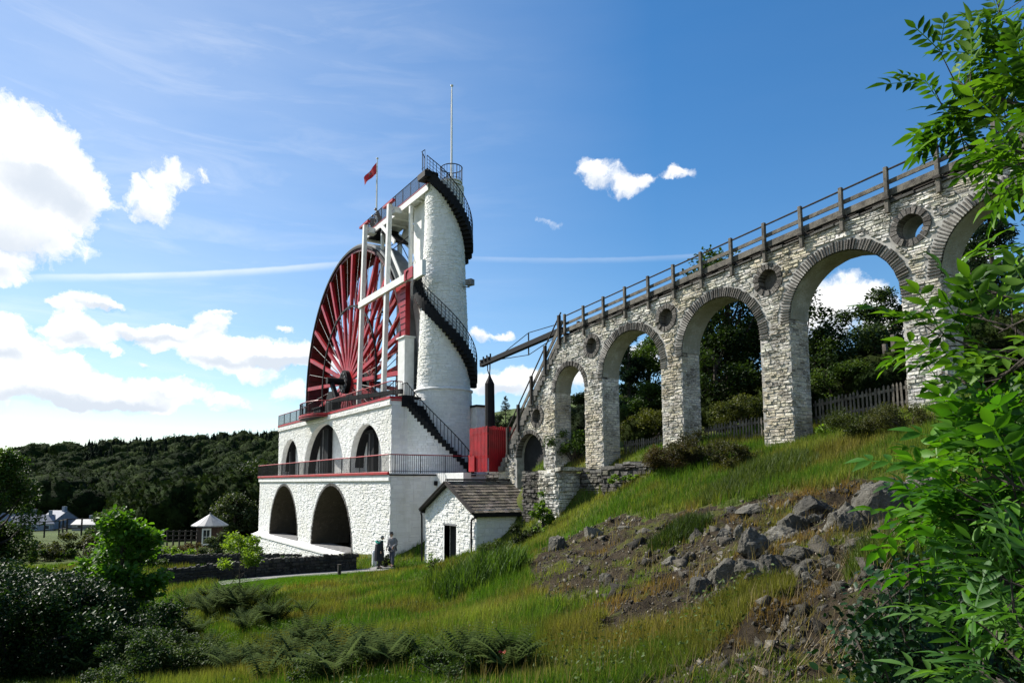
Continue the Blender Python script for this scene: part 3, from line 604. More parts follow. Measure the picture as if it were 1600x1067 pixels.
# ================================================================ TOWER
TX,TY=-39.93,21.3
tower=empty('stone_tower','tall round white stone tower with black spiral stairs','tower',(TX,TY,LZ))
def trad(z): return 1.30+(1.76-1.30)*max(0,(17-z))/11.0 if z>6.05 else 1.86
q=MB(); zs=[LZ,6.0,6.05,9,12,15,18,19.9]; n=48
q.add([(TX+(trad(z) if z>6.05 else (1.86 if z<6.05 else trad(6.1)))*math.cos(2*math.pi*k/n),TY+(trad(z) if z>6.05 else (1.86 if z<6.05 else trad(6.1)))*math.sin(2*math.pi*k/n),z) for z in zs for k in range(n)],[(i*n+k,i*n+(k+1)%n,(i+1)*n+(k+1)%n,(i+1)*n+k) for i in range(len(zs)-1) for k in range(n)]+[tuple(range((len(zs)-1)*n,len(zs)*n))])
B(q,'shaft','core_w',tower)
n=48; B(MB().add([(TX+r*math.cos(2*math.pi*k/n),TY+r*math.sin(2*math.pi*k/n),z) for r,z in((1.86,5.9),(1.95,5.95),(1.95,6.05),(1.78,6.12)) for k in range(n)],[(i*n+k,i*n+(k+1)%n,(i+1)*n+(k+1)%n,(i+1)*n+k) for i in range(3) for k in range(n)]),'string_course','core_w',tower,smooth=True)
# drum below the first flight
DR=3.0
def s1z(a): return LZ+.1+(5.33-LZ-.1)*min(1,max(0,(12-a)/(12+79.)))   # tread height at angle a (deg)
q=MB(); n=40; vs=[]
for k in range(n+1):
    a=-100+(112)*k/n; z1=max(LZ+.05,min(s1z(a)-.25,UZ-.02)); 
    for z in(LZ,z1): vs.append((TX+DR*math.cos(rad(a)),TY+DR*math.sin(rad(a)),z))
    vs.append((TX+1.5*math.cos(rad(a)),TY+1.5*math.sin(rad(a)),z1))
q.add(vs,[(k*3,k*3+3,k*3+4,k*3+1) for k in range(n)]+[(k*3+1,k*3+4,k*3+5,k*3+2) for k in range(n)]); B(q,'stair_drum','core_w',tower)
mb=MB()
def laycyl(R,a0,a1,z0,z1,top,prot,hr,wr):
    z=z0
    while z<z1:
        h=rng.uniform(*hr); r=R(z+h/2); a=a0+rng.uniform(0,.1)
        while a<a1:
            w_=rng.uniform(*wr)/r
            if z+h<top(math.degrees(a+w_/2)):
                p=rng.uniform(*prot); r0=R(z); r1=R(z+h); g=.012/r; vs=[]
                for rr0,rr1,i in ((r0-.015,r1-.015,0),(r0+p,r1+p*rng.uniform(.6,1.2),.02)):
                    for aa,zz,rr in((a+g,z+.006,rr0),(a+w_-g,z+.006,rr0),(a+w_-g,z+h-.006,rr1),(a+g,z+h-.006,rr1)):
                        am=a+w_/2; aa=aa+(am-aa)*i*4; zz=zz+(z+h/2-zz)*i*6; vs.append((TX+rr*math.cos(aa),TY+rr*math.sin(aa),zz+rng.uniform(-.006,.006)))
                mb.add(vs,[(4,5,6,7),(0,1,5,4),(1,2,6,5),(2,3,7,6),(3,0,4,7)],tint_white())
            a+=w_
        z+=h
laycyl(trad,rad(-150),rad(95),6.13,19.85,lambda a:99,(.002,.045),(.07,.15),(.18,.5))
laycyl(lambda z:1.86,rad(-150),rad(95),LZ,5.88,lambda a:99,(.002,.03),(.08,.16),(.25,.6))
laycyl(lambda z:DR,rad(-98),rad(12),LZ,5.3,lambda a:s1z(a)-.27,(.004,.04),(.10,.20),(.25,.6))
tag(B(mb,'tower_stones','tower',tower),kind='stuff')
# turret
n=32; B(MB().add([(TX+.75+r*math.cos(2*math.pi*k/n),TY+.15+r*math.sin(2*math.pi*k/n),z) for r,z in((.66,19.85),(.66,20.0),(.74,20.01),(.74,20.1),(0.01,20.11)) for k in range(n)],[(i*n+k,i*n+(k+1)%n,(i+1)*n+(k+1)%n,(i+1)*n+k) for i in range(4) for k in range(n)]),'turret','core_w',tower)
# stairs
def step_mesh(r0,r1,da,h,name):
    a0,a1=-rad(da)/2,rad(da)/2; vs=[(r*math.cos(a),r*math.sin(a),z) for z in(-h,0) for r,a in((r0,a0),(r1,a0),(r1,a1),(r0,a1))]
    o=MB().add(vs,[(0,3,2,1),(4,5,6,7),(0,1,5,4),(1,2,6,5),(2,3,7,6),(3,0,4,7)]).build(name,'black'); me=o.data; bpy.data.objects.remove(o); return me
SA=[-68,-28,62,242,422,602]; SZ=[20.6,19.4,16.2,13.6,7.1,5.6]
def hz(a): return float(np.interp(a,SA,SZ))
def hr_(z): return 2.3-(z-6)*.032
stm=step_mesh(1.15,2.3,11,.62,'step'); stl=step_mesh(1.5,3.06,5.4,.42,'step'); bm1=post_mesh(1.0,.03,'baluster')
z=20.0; aa=np.linspace(-124,602,4000); zz=np.array([hz(a) for a in aa])
def flight(name,arr,label=None):
    root=None
    H0=[(TX+r*math.cos(rad(a)),TY+r*math.sin(rad(a)),z) for a,z,r,sc_,me in arr]
    s0=B(MB().tube([(TX+(r-.04)*math.cos(rad(a)),TY+(r-.04)*math.sin(rad(a)),z+1.0) for a,z,r,sc_,me in arr],.03,6),name,'black',tower)
    for h_ in ((.28,.52,.76) if name=='spiral_handrail' else ()):
        o=MB().tube([(TX+(r-.04)*math.cos(rad(a)),TY+(r-.04)*math.sin(rad(a)),z+h_) for a,z,r,sc_,me in arr],.013,4).build('mid_rail','black'); o.parent=s0
    for i,(a,z,r,sc_,me) in enumerate(arr):
        o=bpy.data.objects.new('step',me); link(o); o.location=(TX,TY,z); o.rotation_euler=(0,0,rad(a)); o.scale=(sc_,sc_,1); setp(o,tower)
        o=bpy.data.objects.new('baluster',bm1); link(o,s0); o.location=(TX+(r-.04)*math.cos(rad(a)),TY+(r-.04)*math.sin(rad(a)),z)
    return s0
arr=[]; zc=20.6
while zc>5.7: 
    a=float(np.interp(-zc,-np.array(SZ),SA)); r=hr_(zc); arr.append((a,zc,r,r/2.3,stm)); zc-=.235
arr=[x for x in arr]
flight('spiral_handrail',arr)
n1=24; arr=[( -92+104*k/n1, s1z(-92+104*k/n1), DR, 1, stl) for k in range(n1+1)]
flight('handrail',arr)
B(MB().box(-40.3,UX1+.1,17.95,18.75,UZ-.5,UZ+.22).box(-40.6,UX1+.05,18.76,19.3,UZ+.07,UZ+.16).box(-40.4,-39.25,18.6,19.4,UZ-.7,UZ-.02),'stair_landing','black',tower)
# top landing rails
tp_=[(TX-1.45,TY-1.7,20.9),(TX-.9,TY-2.05,20.9),(TX-.2,TY-1.5,20.2),(TX+.2,TY-.6,20.85)]
railing('landing_rail',[(-39.95,19.82,20.45),(-39.45,19.35,20.55),(TX+2.0*math.cos(rad(-68)),TY+2.0*math.sin(rad(-68)),20.6)],1.3,.2,tower); B(MB().box(-40.0,-38.9,19.3,20.3,20.0,20.4),'landing_slab','black',tower)
rr=[(TX+.75+.72*math.cos(2*math.pi*k/20),TY+.15+.72*math.sin(2*math.pi*k/20),20.1) for k in range(21)]
railing('turret_rail',rr,1.0,.22,tower)
0 and B(MB().tube([(TX-1.6,TY-1.65,22.1),(TX-1.0,TY-1.9,22.2),(TX-.1,TY-.7,21.36)],.03,5).tube([(TX-1.45,TY-1.7,20.9),(TX-1.45,TY-1.7,22.15)],.025,5),'landing_handrail','black',tower)
B(MB().obox((TX+1.75,TY+1.0,13.1),(.22,.1,0),(-.08,.18,0),(0,0,.2)).tube([(TX+1.2,TY+.8,12.9),(TX+1.7,TY+1.0,12.8)],.05,6),'floodlight','grey',tower,bevel=.02)
B(MB().box(-38.6,-37.8,22.6,23.6,LZ,4.9),'return_wall','core_w',tower); B(MB().box(-38.7,-37.7,22.5,23.7,4.9,5.02),'return_cap','black',tower)
# flagpoles
def flagpole(x,y,z0,z1,label,name='flagpole'):
    o=empty(name,label,'flagpole',(x,y,z0)); 
    B(MB().tube([(x,y,z0),(x,y,(z0+z1)/2),(x,y,z1)],[.07,.06,.035],8),'pole','white',o); B(MB().tube([(x,y,z1),(x,y,z1+.05),(x,y,z1+.13),(x,y,z1+.17)],[.03,.1,.1,.02],8),'finial','white',o)
    B(MB().tube([(x-.06,y-.04,z0+.9),(x-.07,y-.04,z1-1.4),(x-.05,y-.03,z1-.2)],.012,4),'halyard','grey',o); B(MB().obox((x-.05,y,z1-1.55),(.04,0,0),(0,.04,0),(0,0,.3)),'cleat','grey',o)
    return o
flagpole(TX+.75,TY+.15,20.1,26.9,'bare white flagpole standing on the tower turret')
fp=flagpole(-50.9,20.9,19.9,26.5,'slimmer flagpole at the far end of the viewing platform')
fl=empty('red_flag','red flag flying from the left flagpole','flag',(-50.96,20.85,26.2))
nu,nv=14,8; vs=[];dirf=np.array([-.72,-.45,0]); 
for i in range(nu+1):
    for j in range(nv+1):
        u=i/nu; v=j/nv; p=np.array([-50.96,20.85,26.25])+dirf*u*1.45+np.array([0,0,-1])*(v*.95+u*(1.05-.35*v))+np.array([.5,-.8,0])*.10*math.sin(u*9+v*2)*u; vs.append(p)
B(MB().add(vs,[(i*(nv+1)+j,(i+1)*(nv+1)+j,(i+1)*(nv+1)+j+1,i*(nv+1)+j+1) for i in range(nu) for j in range(nv)]),'cloth','flag',fl,smooth=True)
q=MB(); c_=np.array([-50.96,20.85,26.25])+dirf*.72+np.array([0,0,-1])*(.475+.5*.9)+np.array([.5,-.8,0])*.03
for k in range(3):
    t_=rad(90+120*k); e1=np.array([dirf[0],dirf[1],-.9]); e1/=np.linalg.norm(e1); e2=np.array([0,0,1.]); A=c_+.20*(e1*math.cos(t_)+e2*math.sin(t_)); Bq=A+.13*(e1*math.cos(t_-1.9)+e2*math.sin(t_-1.9)); q.tube([c_,A,Bq],.022,5)
B(q,'emblem','zinc',fl)
# ================================================================ PLATFORM
plat=empty('viewing_platform','white timber viewing platform on tall posts above the wheel','platform',(-45,20.7,19.5))
B(MB().box(-51.2,-39.6,19.93,21.6,19.48,19.80),'deck','white',plat); B(MB().box(-51.25,-39.55,19.86,19.925,19.40,19.84),'fascia','white',plat); B(MB().box(-51.25,-39.55,19.84,19.92,19.845,19.90),'red_trim','red',plat)
for x in np.arange(-50.5,-40,1.3): B(MB().box(x-.06,x+.06,19.95,21.58,19.32,19.475),'joist','white',plat)
railing('platform_handrail',[(-39.7,19.9,19.9),(-51.2,19.9,19.9),(-51.2,21.6,19.9),(-39.7,21.6,19.9)],1.06,1.25,plat,bn='rail_post',w=.04)
q=MB()
for x in np.arange(-51.2,-39.7,.075): q.box(x-.006,x+.006,19.9,19.912,19.95,20.93)
for x in np.arange(-51.2,-39.7,.075): q.box(x-.006,x+.006,21.59,21.6,19.95,20.93)
for z_ in np.arange(19.95,20.95,.1): q.box(-51.2,-39.7,19.9,19.912,z_,z_+.008)
tag(B(q,'mesh_infill','black',plat),kind='stuff')
for (x,yb,yt,zt,zb,nm) in ((-48.75,18.8,19.1,19.85,5.34,0),(-44.1,18.8,19.1,19.85,5.34,0),(-48.9,22.1,22.1,19.3,5.3,1),(-44.4,22.1,22.1,19.3,13.3,1)):
    B(MB().bar((x,yb,zb),(x,yt,zt),.34,.30,up=(0,1,0)),'post','white',plat,bevel=.015)
    if nm==0: B(MB().box(x-1.0,x+.75,yt-.12,yt+.1,zt+.003,zt+.16),'post_cap','red',plat); B(MB().box(x-.1,x+.1,yt+.15,19.86,zt-.35,zt-.12).box(x-.2,x+.5,yt+.2,19.85,zt-.7,zt-.5),'bracket','white',plat)
    else: B(MB().box(x-.5,x+.6,21.65,22.4,19.3,19.48),'post_head','white',plat)
for x in (-47.4,-42.4): B(MB().bar((x,19.98,9.0 if 0 else 13.8),(x,19.98,19.3),.22,.22,up=(0,1,0)),'post','white',plat)
B(MB().box(-49.0,-39.2,18.72,18.95,13.28,13.78).box(-39.2,-37.95,18.70,18.97,13.0,14.0),'cross_beam','white',plat,bevel=.01)
B(MB().box(-40.6,-39.3,18.66,18.70,13.22,13.95),'beam_panel','red',plat)
B(MB().tube([(-39.95+.3*math.cos(t_),18.63,13.4+.42*math.sin(t_)) for t_ in np.linspace(1.5,3.6,8)],.035,5),'panel_mark','dred',plat)
for a,b_ in (((-48.8,22.1,14),(-44.4,22.1,19)),((-44.4,22.1,14),(-48.8,22.1,19)),((-44.3,22.2,15.5),(-41.5,21.9,19.2)),((-41.5,22.2,15.5),(-44.3,22.2,19.2)),((-48.7,19.3,17),(-48.9,22,19.2)),((-44.1,19.3,16.5),(-44.4,22.1,19.2))):
    B(MB().tube([a,b_],.035,5),'bracing_rod','black',plat)
wc0,wc1=onY(646,400,20.5)[0],onY(668,400,20.5)[0]; B(MB().box(wc0,wc1,20.5,21.4,5.34,19.45),'water_column','white',plat,bevel=.02)
B(MB().box(-42.6,-41.5,19.2,19.9,5.34,9.75),'casing','white',plat,bevel=.02); B(MB().box(-42.7,-41.45,19.1,20.0,9.75,9.86),'casing_cap','white',plat)
P=[(hub[0]+11.45*math.cos(t_),hub[2]+11.45*math.sin(t_)) for t_ in np.linspace(rad(7.5),rad(28),10)]+[(-41.57,13.6),(-41.57,9.9)]
B(MB().prism([P],19.25,19.6),'wheel_casing','red',plat)
for k in range(8): zz_=10.3+k*.42; B(MB().box(-42.4+.0,-41.6,19.215,19.248,zz_,zz_+.03),'casing_batten','dred',plat)
B(MB().box(-43.7,-41.5,19.2,19.75,13.65,13.9),'casing_lid','white',plat)
P=[(hub[0]+11.9*math.cos(t_),hub[2]+11.9*math.sin(t_)) for t_ in np.linspace(rad(28),rad(62),14)]+[(hub[0]+14.2*math.cos(t_),hub[2]+13.4*math.sin(t_)) for t_ in np.linspace(rad(62),rad(30),12)]
B(MB().prism([P],21.65,21.8),'curved_cover','white',plat)
B(MB().bar((-47.6,20.5,19.2),(-45.2,20.5,17.6),1.4,.12).bar((-49.8,20.5,19.25),(-47.4,20.5,19.25),1.6,.12),'launder','black',plat); B(MB().bar((-46.9,19.7,19.3),(-44.5,19.7,17.3),.1,.3).bar((-45.2,19.7,16.9),(-42.9,19.7,13.9),.08,.3),'launder_side','white',plat)
# ================================================================ ROD AND WEIGHT
rodo=empty('pump_rod','long black trussed beam from the tower stairs to the viaduct top','beam',(-31,20.6,7))
p0=onY(752,570,20.55); p1=onY(880,515,20.55); q=MB(); q.bar(p0,p1,.26,.28); B(q,'beam','black',rodo,bevel=.02)
ax=(p1-p0); mid_=p0+ax*.62; B(MB().tube([p0+ax*.22,mid_+[0,0,.62],p1+[0,0,.35]],.022,5).tube([p0+ax*.22+[0,0,-.1],mid_+[0,0,-.55],p1+[0,0,-.1]],.022,5).bar(mid_+[0,0,-.55],mid_+[0,0,.62],.05),'truss_rods','black',rodo)
q=MB()
for k in range(3): c_=p0+ax*(.03+.05*k); q.tube([c_+[0,0,.05],c_+[0,0,.42]],.05,6); q.box(c_[0]-.1,c_[0]+.1,c_[1]-.2,c_[1]+.2,c_[2]+.12,c_[2]+.22)
B(q,'clamp_bolts','black',rodo)
wt_=empty('hanging_weight','black cylinder weight hanging on a shackle above the red fence','weight',tuple(onY(765,668,20.55)))
a=onY(763.5,566,20.55); b_=onY(765,590,20.55); c_=onY(766,672,20.55)
B(MB().tube([a+[0,0,.1],a+[-.13,0,-.1],a+[-.1,0,-.45],b_+[0,0,.1],a+[.13,0,-.45],a+[.15,0,-.1],a+[0,0,.1]],.035,6),'shackle','black',wt_)
B(MB().tube([b_+[0,0,.2],b_,b_+[0,0,-.15],b_+[0,0,-.35],c_+[0,0,-1.5]],[.04,.10,.18,.27,.30],12),'cylinder','black',wt_)
# ================================================================ RED FENCE
rf=empty('red_fence','bright red tall paling enclosure between tower and viaduct','fence',(-32,20,.6))
fc=onY(762,668,19.35)[0]; x=-34.0
fa=onY(735,668,19.35)[0]
pm=post_mesh(2.42,.085,'paling','red')
for x in np.arange(fa,fc-.02,.145): o=share('paling',pm,None,(x,19.35,.62),scale=(1,.35,1+rng.uniform(-.01,.01))); setp(o,rf)
yb=19.35
for k in range(34): o=share('paling',pm,None,(fc+.03,19.45+k*.125,.62),scale=(.35,1,1+rng.uniform(-.012,.012))); setp(o,rf)
B(MB().box(fa,fc,19.40,19.46,1.35,1.5).box(fa,fc,19.40,19.46,2.6,2.72),'rail','red',rf); B(MB().box(fc-.05,fc+.005,19.47,23.5,1.35,1.5).box(fc-.05,fc+.005,19.47,23.5,2.6,2.72).box(fc-.05,fc,19.47,23.6,.62,2.9),'boarding','red',rf)
B(MB().box(fa-.1,fa+.05,19.28,19.34,1.42,1.56).box(fa,fa+.6,19.24,19.30,.65,1.5),'gate_panel','red',rf)
B(MB().box(-36.5,fa,18.9,19.4,-1,.6),'footing','core_w',rf)
# ================================================================ VIADUCT
VY0,VY1=20.,20.95
via=empty('stone_viaduct','rough whitewashed stone viaduct of tall arches climbing to the right','viaduct',(-17,20.5,1))
def vtop(x): return 6.88+.076*(x+24.87) if x>-25.9 else np.interp(x,[-31.2,-29.9,-25.9],[.6,2.2,6.75])
VA=[(-25.1,4.33,1.1,1.12),(-21.08,4.62,1.73,1.73),(-16.55,4.95,1.73,1.73),(-11.96,5.31,1.75,1.73),(-7.45,5.64,1.73,1.73),(-2.9,5.98,1.73,1.73)]
RO=[(-27.66,3.3),(-23.45,6.1),(-19.0,6.45),(-14.42,6.78),(-9.86,7.12),(-5.2,7.45)]
VE=1.6; base=lambda x:.55+.05*(x+30)
out_=[(-31.2,-.6),(VE,-.6),(VE,vtop(VE)),(-25.9,vtop(-25.89)),(-29.9,2.2),(-31.2,.6)]
bot=[]; 
loops=[]
# outline with the piers: arches run down to the ground, so they are notches in the outline
o_=[(-31.2,-.8)]
for i,(cx,cz,r,rz) in enumerate(VA):
    o_+=[(cx-r,-.8)]+[(cx-r*math.cos(math.pi*k/22),cz+rz*math.sin(math.pi*k/22)) for k in range(23)]+[(cx+r,-.8)]
o_+=[(VE,-.8),(VE,vtop(VE)),(-25.9,vtop(-25.89)),(-29.9,2.2),(-31.2,.6)]
circ=lambda cx,cz,r,n=26:[(cx+r*math.cos(2*math.pi*k/n),cz+r*math.sin(2*math.pi*k/n)) for k in range(n)]
loops=[o_]+[circ(x,z,.37) for x,z in RO]+[arc(-28.3,1.3,1.15,1.2,24,-.3)]
q=MB(); q.prism(loops,VY0,VY1); B(q,'core_wall','core',via)
q=MB()
for i,(x,z) in enumerate(RO):
    if i<4: q.box(x-.45,x+.45,20.3,20.45,z-.45,z+.45)
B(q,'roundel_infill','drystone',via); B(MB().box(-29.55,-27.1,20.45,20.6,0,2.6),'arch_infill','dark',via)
def ring(cx,cz,r,rz,th,n,a0=0,a1=math.pi,nm='voussoir',m='slate',pr=(.02,.07),dep=.3):
    for k in range(n):
        t0=a0+(a1-a0)*(k+.04+rng.uniform(0,.03))/n; t1=a0+(a1-a0)*(k+.96-rng.uniform(0,.03))/n; p=rng.uniform(*pr); th_=th*rng.uniform(.9,1.08)
        vs=[]
        for y,s in((VY0-p,.012),(VY0+dep,0)):
            for t_,rr in((t0+s,r-.01),(t0+s,r+th_-s),(t1-s,r+th_-s),(t1-s,r-.01)):
                vs.append((cx-rr*math.cos(t_),y,cz+(rr/r)*rz*math.sin(t_)))
        B(MB().add(vs,[(0,1,2,3),(4,7,6,5),(0,4,5,1),(1,5,6,2),(2,6,7,3),(3,7,4,0)],tuple(float(g) for g in np.array([1,.97,.93])*rng.uniform(.5,1.7))),nm,m,via)
ring(-28.3,1.3,1.15,1.2,.16,22)
for i,(cx,cz,r,rz) in enumerate(VA[:5]):
    n=36 if i==0 else 68; th=.22 if i==0 else .32; ring(cx,cz,r,rz,th,n,-.09 if i else 0,math.pi+.09 if i else math.pi)
for x,z in RO[:5]: ring(x,z,.37,.37,.19,22,0,2*math.pi,'roundel_stone')
# soffit and jamb facings, white rubble front
keep=[]
def tv(x,z):
    if not(-31.2<=x<=VE and -.8<z<=vtop(x)-.03): return False
    for i,(cx,cz,r,rz) in enumerate(VA):
        th=.25 if i==0 else .37
        if z>cz-.1 and ((x-cx)/(r+th))**2+((z-cz)/(rz+th))**2<1: return False
        if z<=cz+.05 and abs(x-cx)<r: return False
    for a,b_ in RO:
        if (x-a)**2+(z-b_)**2<.57**2: return False
    if inarch(x,z,-28.3,1.3,1.15,1.2,-.8,.17): return False
    return True
lay((-31.2,VE,-.1,vtop(VE)),tv,(0,VY0,0),(1,0,0),(0,0,1),(0,-1,0),(.045,.115),(.12,.40),(.004,.05),tint_via,None,keep,.010,.016)
for i,(cx,cz,r,rz) in enumerate(VA[:5]):
    for s in(-1,1):
        X=cx+s*r; 
        if s==-1: lay((VY0+.02,VY1,-.1,cz),lambda y,z:VY0<=y<=VY1 and z<cz,(X,0,0),(0,1,0),(0,0,1),(1,0,0),(.045,.115),(.12,.38),(.002,.025),tint_via,None,keep,.010,.016)
        else: lay((VY0+.02,VY1,-.1,cz),lambda y,z:VY0<=y<=VY1 and z<cz,(X,0,0),(0,1,0),(0,0,1),(-1,0,0),(.045,.115),(.12,.38),(.002,.025),tint_via,None,keep,.010,.016)
nearest_apart(keep,None,'stone','via','rubble_facing',300,lambda c:1.0 if c[1]<20.0 and c[0]<-9.0 else (.5 if c[0]<-6 else .02))
for o in list(COL.objects):
    if o.name.startswith(('stone','rubble_facing')) and o.parent is None and o.type=='MESH': setp(o,via)
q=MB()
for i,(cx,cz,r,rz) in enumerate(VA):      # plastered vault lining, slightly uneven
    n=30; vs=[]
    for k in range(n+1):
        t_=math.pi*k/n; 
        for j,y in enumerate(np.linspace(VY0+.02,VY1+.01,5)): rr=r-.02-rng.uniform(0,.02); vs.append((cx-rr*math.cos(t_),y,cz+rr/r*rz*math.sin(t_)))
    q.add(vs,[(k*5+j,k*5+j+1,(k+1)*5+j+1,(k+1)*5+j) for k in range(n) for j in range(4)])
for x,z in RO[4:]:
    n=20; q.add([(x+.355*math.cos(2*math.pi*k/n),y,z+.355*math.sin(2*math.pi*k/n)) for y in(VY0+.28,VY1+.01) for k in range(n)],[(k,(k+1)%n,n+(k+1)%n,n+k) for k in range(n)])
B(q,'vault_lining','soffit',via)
# slabs along the top, stepped slabs down the end
x=-25.9
while x<VE:
    w_=rng.uniform(.35,.8); z=vtop(x+w_/2); th=rng.uniform(.06,.10); p=rng.uniform(.03,.10); c_=float(rng.uniform(.5,1.1))
    B(MB().obox((x+w_/2,(VY0+VY1)/2-.0,z+th/2-.02),(w_/2-.01,0,(w_/2)*.076),(0,.475+p,0),(0,0,th/2),c_),'coping_slab','drystone',via,bevel=.012); x+=w_
for k in range(26):
    f=k/26; x0=-30.9+5.05*f; z0=.9+(6.85-.9)*f; B(MB().box(x0-.12,x0+.36,VY0-rng.uniform(.06,.16),VY1+.05,z0-.26,z0+rng.uniform(-.02,.02)),'end_step','drystone',via,bevel=.015)
# ---- timber handrails on top
wr_=empty('timber_trough_rail','weathered grey timber railing running along the viaduct top','railing',(-17,20.5,7.5))
st_=1.351; xsn=[-25.24+st_*k for k in range(20)]
for y,hh in ((VY0-.10,1.0),(VY1+.10,.72)):
    for x in xsn:
        z=vtop(x)+.06; B(MB().obox((x,y,z+hh/2-.18),(.055,0,0),(0,.055,0),(rng.uniform(-.01,.01),0,(hh+.36)/2)),'post','wood',wr_,bevel=.008)
    yy=y+(.085 if y<20.3 else -.085)
    for a,b_ in zip(xsn[:-1],xsn[1:]):
        za,zb=vtop(a)+.06,vtop(b_)+.06; j=lambda:rng.uniform(-.012,.012)
        B(MB().bar((a+.01,yy,za+.24+j()),(b_-.01,yy,zb+.24+j()),.05,.21),'trough_board','wood',wr_,bevel=.006); B(MB().bar((a+.01,yy,za+.56+j()),(b_-.01,yy,zb+.56+j()),.045,.13),'guard_board','wood',wr_,bevel=.006)
        if y<20.3: B(MB().tube([(a,y,za+.9),(b_,y,zb+.9)],.03,6),'handrail','dwood',wr_)
for x in xsn: 
    z=vtop(x); B(MB().box(x-.09,x+.09,VY0-.2,VY1+.2,z+.085,z+.16),'sleeper','dwood',wr_)
for a,b_ in zip(xsn[:-1:1],xsn[1:]): B(MB().bar((a+.02,20.45,vtop(a)+.22),(b_-.02,20.45,vtop(b_)+.22),.62,.08),'trough_floor','dwood',wr_)
# ---- steep stair rail
sr=empty('timber_stair_rail','steep dark timber stair rail going down the viaduct end','railing',(-28,20,4))
T0=np.array([-25.5,19.88,8.05]); T1=np.array([-30.2,19.88,2.75]); dd=T1-T0
B(MB().tube([T0,T1],.035,6),'handrail','dwood',sr)
for h_,n_ in ((-.42,'guard_board'),(-.85,'trough_board')): B(MB().bar(T0+[0.05,.06,h_],T1+[0.05,.06,h_],.05,.17),n_,'wood',sr); B(MB().bar(T0+[0.05,1.1,h_],T1+[0.05,1.1,h_],.05,.17),n_,'dwood',sr)
for f in (.03,.27,.52,.77,.98): p=T0+dd*f; B(MB().box(p[0]-.06,p[0]+.06,19.8,19.94,p[2]-1.35,p[2]+.04),'post','dwood',sr); B(MB().box(p[0]-.06,p[0]+.06,20.98,21.1,p[2]-1.35,p[2]-.1),'post','dwood',sr)
for k in range(24): p=T0+dd*(k+.5)/24; B(MB().box(p[0]-.16,p[0]+.16,19.95,20.98,p[2]-1.10,p[2]-1.05),'tread','dwood',sr)
# ---- picket fences behind the arches
def picket_fence(x0,x1,y,h,lab,zt=None,step=.13,tilt=0):
    f=empty('picket_fence',lab,'fence',((x0+x1)/2,y,float(H((x0+x1)/2,y))),group='picket fences behind the arches'); me=None
    q=MB().add([(-.03,0,0),(.03,0,0),(.03,.02,0),(-.03,.02,0),(-.03,0,h-.05),(.03,0,h-.05),(.03,.02,h-.05),(-.03,.02,h-.05),(0,0,h),(0,.02,h)],[(0,1,5,8,4),(3,7,9,6,2),(1,2,6,5),(0,4,7,3),(4,8,9,7),(5,6,9,8)]); o=q.build('picket','wood'); me=o.data; bpy.data.objects.remove(o)
    z0=zt[0] if zt else float(H(x0,y)); z1=zt[1] if zt else float(H(x1,y)); n=int((x1-x0)/step)
    for k in range(n+1):
        t_=k/n; x=x0+(x1-x0)*t_; o=share('picket',me,None,(x,y,z0+(z1-z0)*t_),(0,rng.uniform(-.03,.03),0),(rng.uniform(.85,1.1),1,rng.uniform(.95,1.05))); setp(o,f)
    for hh in (h*.25,h*.78): B(MB().bar((x0-.1,y+.045,z0+hh),(x1+.1,y+.045,z1+hh),.04,.09),'rail','wood',f)
    return f
picket_fence(-26.0,-24.05,21.25,.88,'short dark picket fence behind the narrowest arch',(.75,.85))
picket_fence(-22.9,-19.2,21.3,.85,'grey picket fence behind the arch nearest the narrow one',(1.0,1.22))
picket_fence(-18.4,-14.7,21.3,.85,'grey picket fence behind the arch framing the big dark tree',(1.35,1.62))
picket_fence(-13.8,-10.0,21.3,.8,'overgrown picket fence behind the tall arch showing sky',(1.95,2.3))
# ================================================================ RETAINING WALL
def drywall(name,lab,x0,x1,y0,y1,zt,zb,m='drystone',cat='wall',tint=tint_dark,hr=(.07,.2),wr=(.14,.5),side=None,pr=(.01,.10)):
    e=empty(name,lab,cat,((x0+x1)/2,y0,zb)); z0,z1=zt
    top=lambda x:z0+(z1-z0)*(x-x0)/(x1-x0)+.06*math.sin(x*3.1)
    B(MB().prism([[(x0,zb),(x1,zb),(x1,z1-.08),(x0,z0-.08)]],y0+.02,y1),'core_wall','core' if m!='drystone' else 'dark',e)
    k=[]; lay((x0,x1,zb,max(zt)+.05),lambda x,z:x0<=x<=x1 and z<=top(x),(0,y0,0),(1,0,0),(0,0,1),(0,-1,0),hr,wr,pr,tint,None,k,.012,.02)
    if side: lay((y0,y1,zb,max(zt)),lambda y,z:y0<=y<=y1 and z<=max(zt),(side,0,0),(0,1,0),(0,0,1),(1,0,0),hr,wr,pr,tint,None,k,.012,.02)
    nearest_apart(k,None,'stone',m,'rubble_facing',120)
    for o in list(COL.objects):
        if o.name.startswith(('stone','rubble_facing')) and o.parent is None and o.type=='MESH': setp(o,e)
    x=x0
    while x<x1:
        w_=rng.uniform(.2,.5); B(MB().obox((x+w_/2,(y0+y1)/2,top(x)+.03),(w_/2-.01,0,rng.uniform(-.02,.02)),(0,(y1-y0)/2+.04,0),(0,0,rng.uniform(.04,.08)),float(rng.uniform(.6,1.4))),'coping_stone',m,e); x+=w_
    return e
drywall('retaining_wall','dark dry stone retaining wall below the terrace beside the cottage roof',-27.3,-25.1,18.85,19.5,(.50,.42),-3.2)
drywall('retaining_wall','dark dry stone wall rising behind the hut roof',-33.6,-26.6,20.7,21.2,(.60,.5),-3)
drywall('stone_pillar','whitewashed stone pillar end of the retaining wall',-25.1,-23.7,18.2,19.5,(.52,.52),-2.6,'via',tint=lambda:(lambda g:(g,g,g))(rng.uniform(.7,1.3)),side=-23.7)
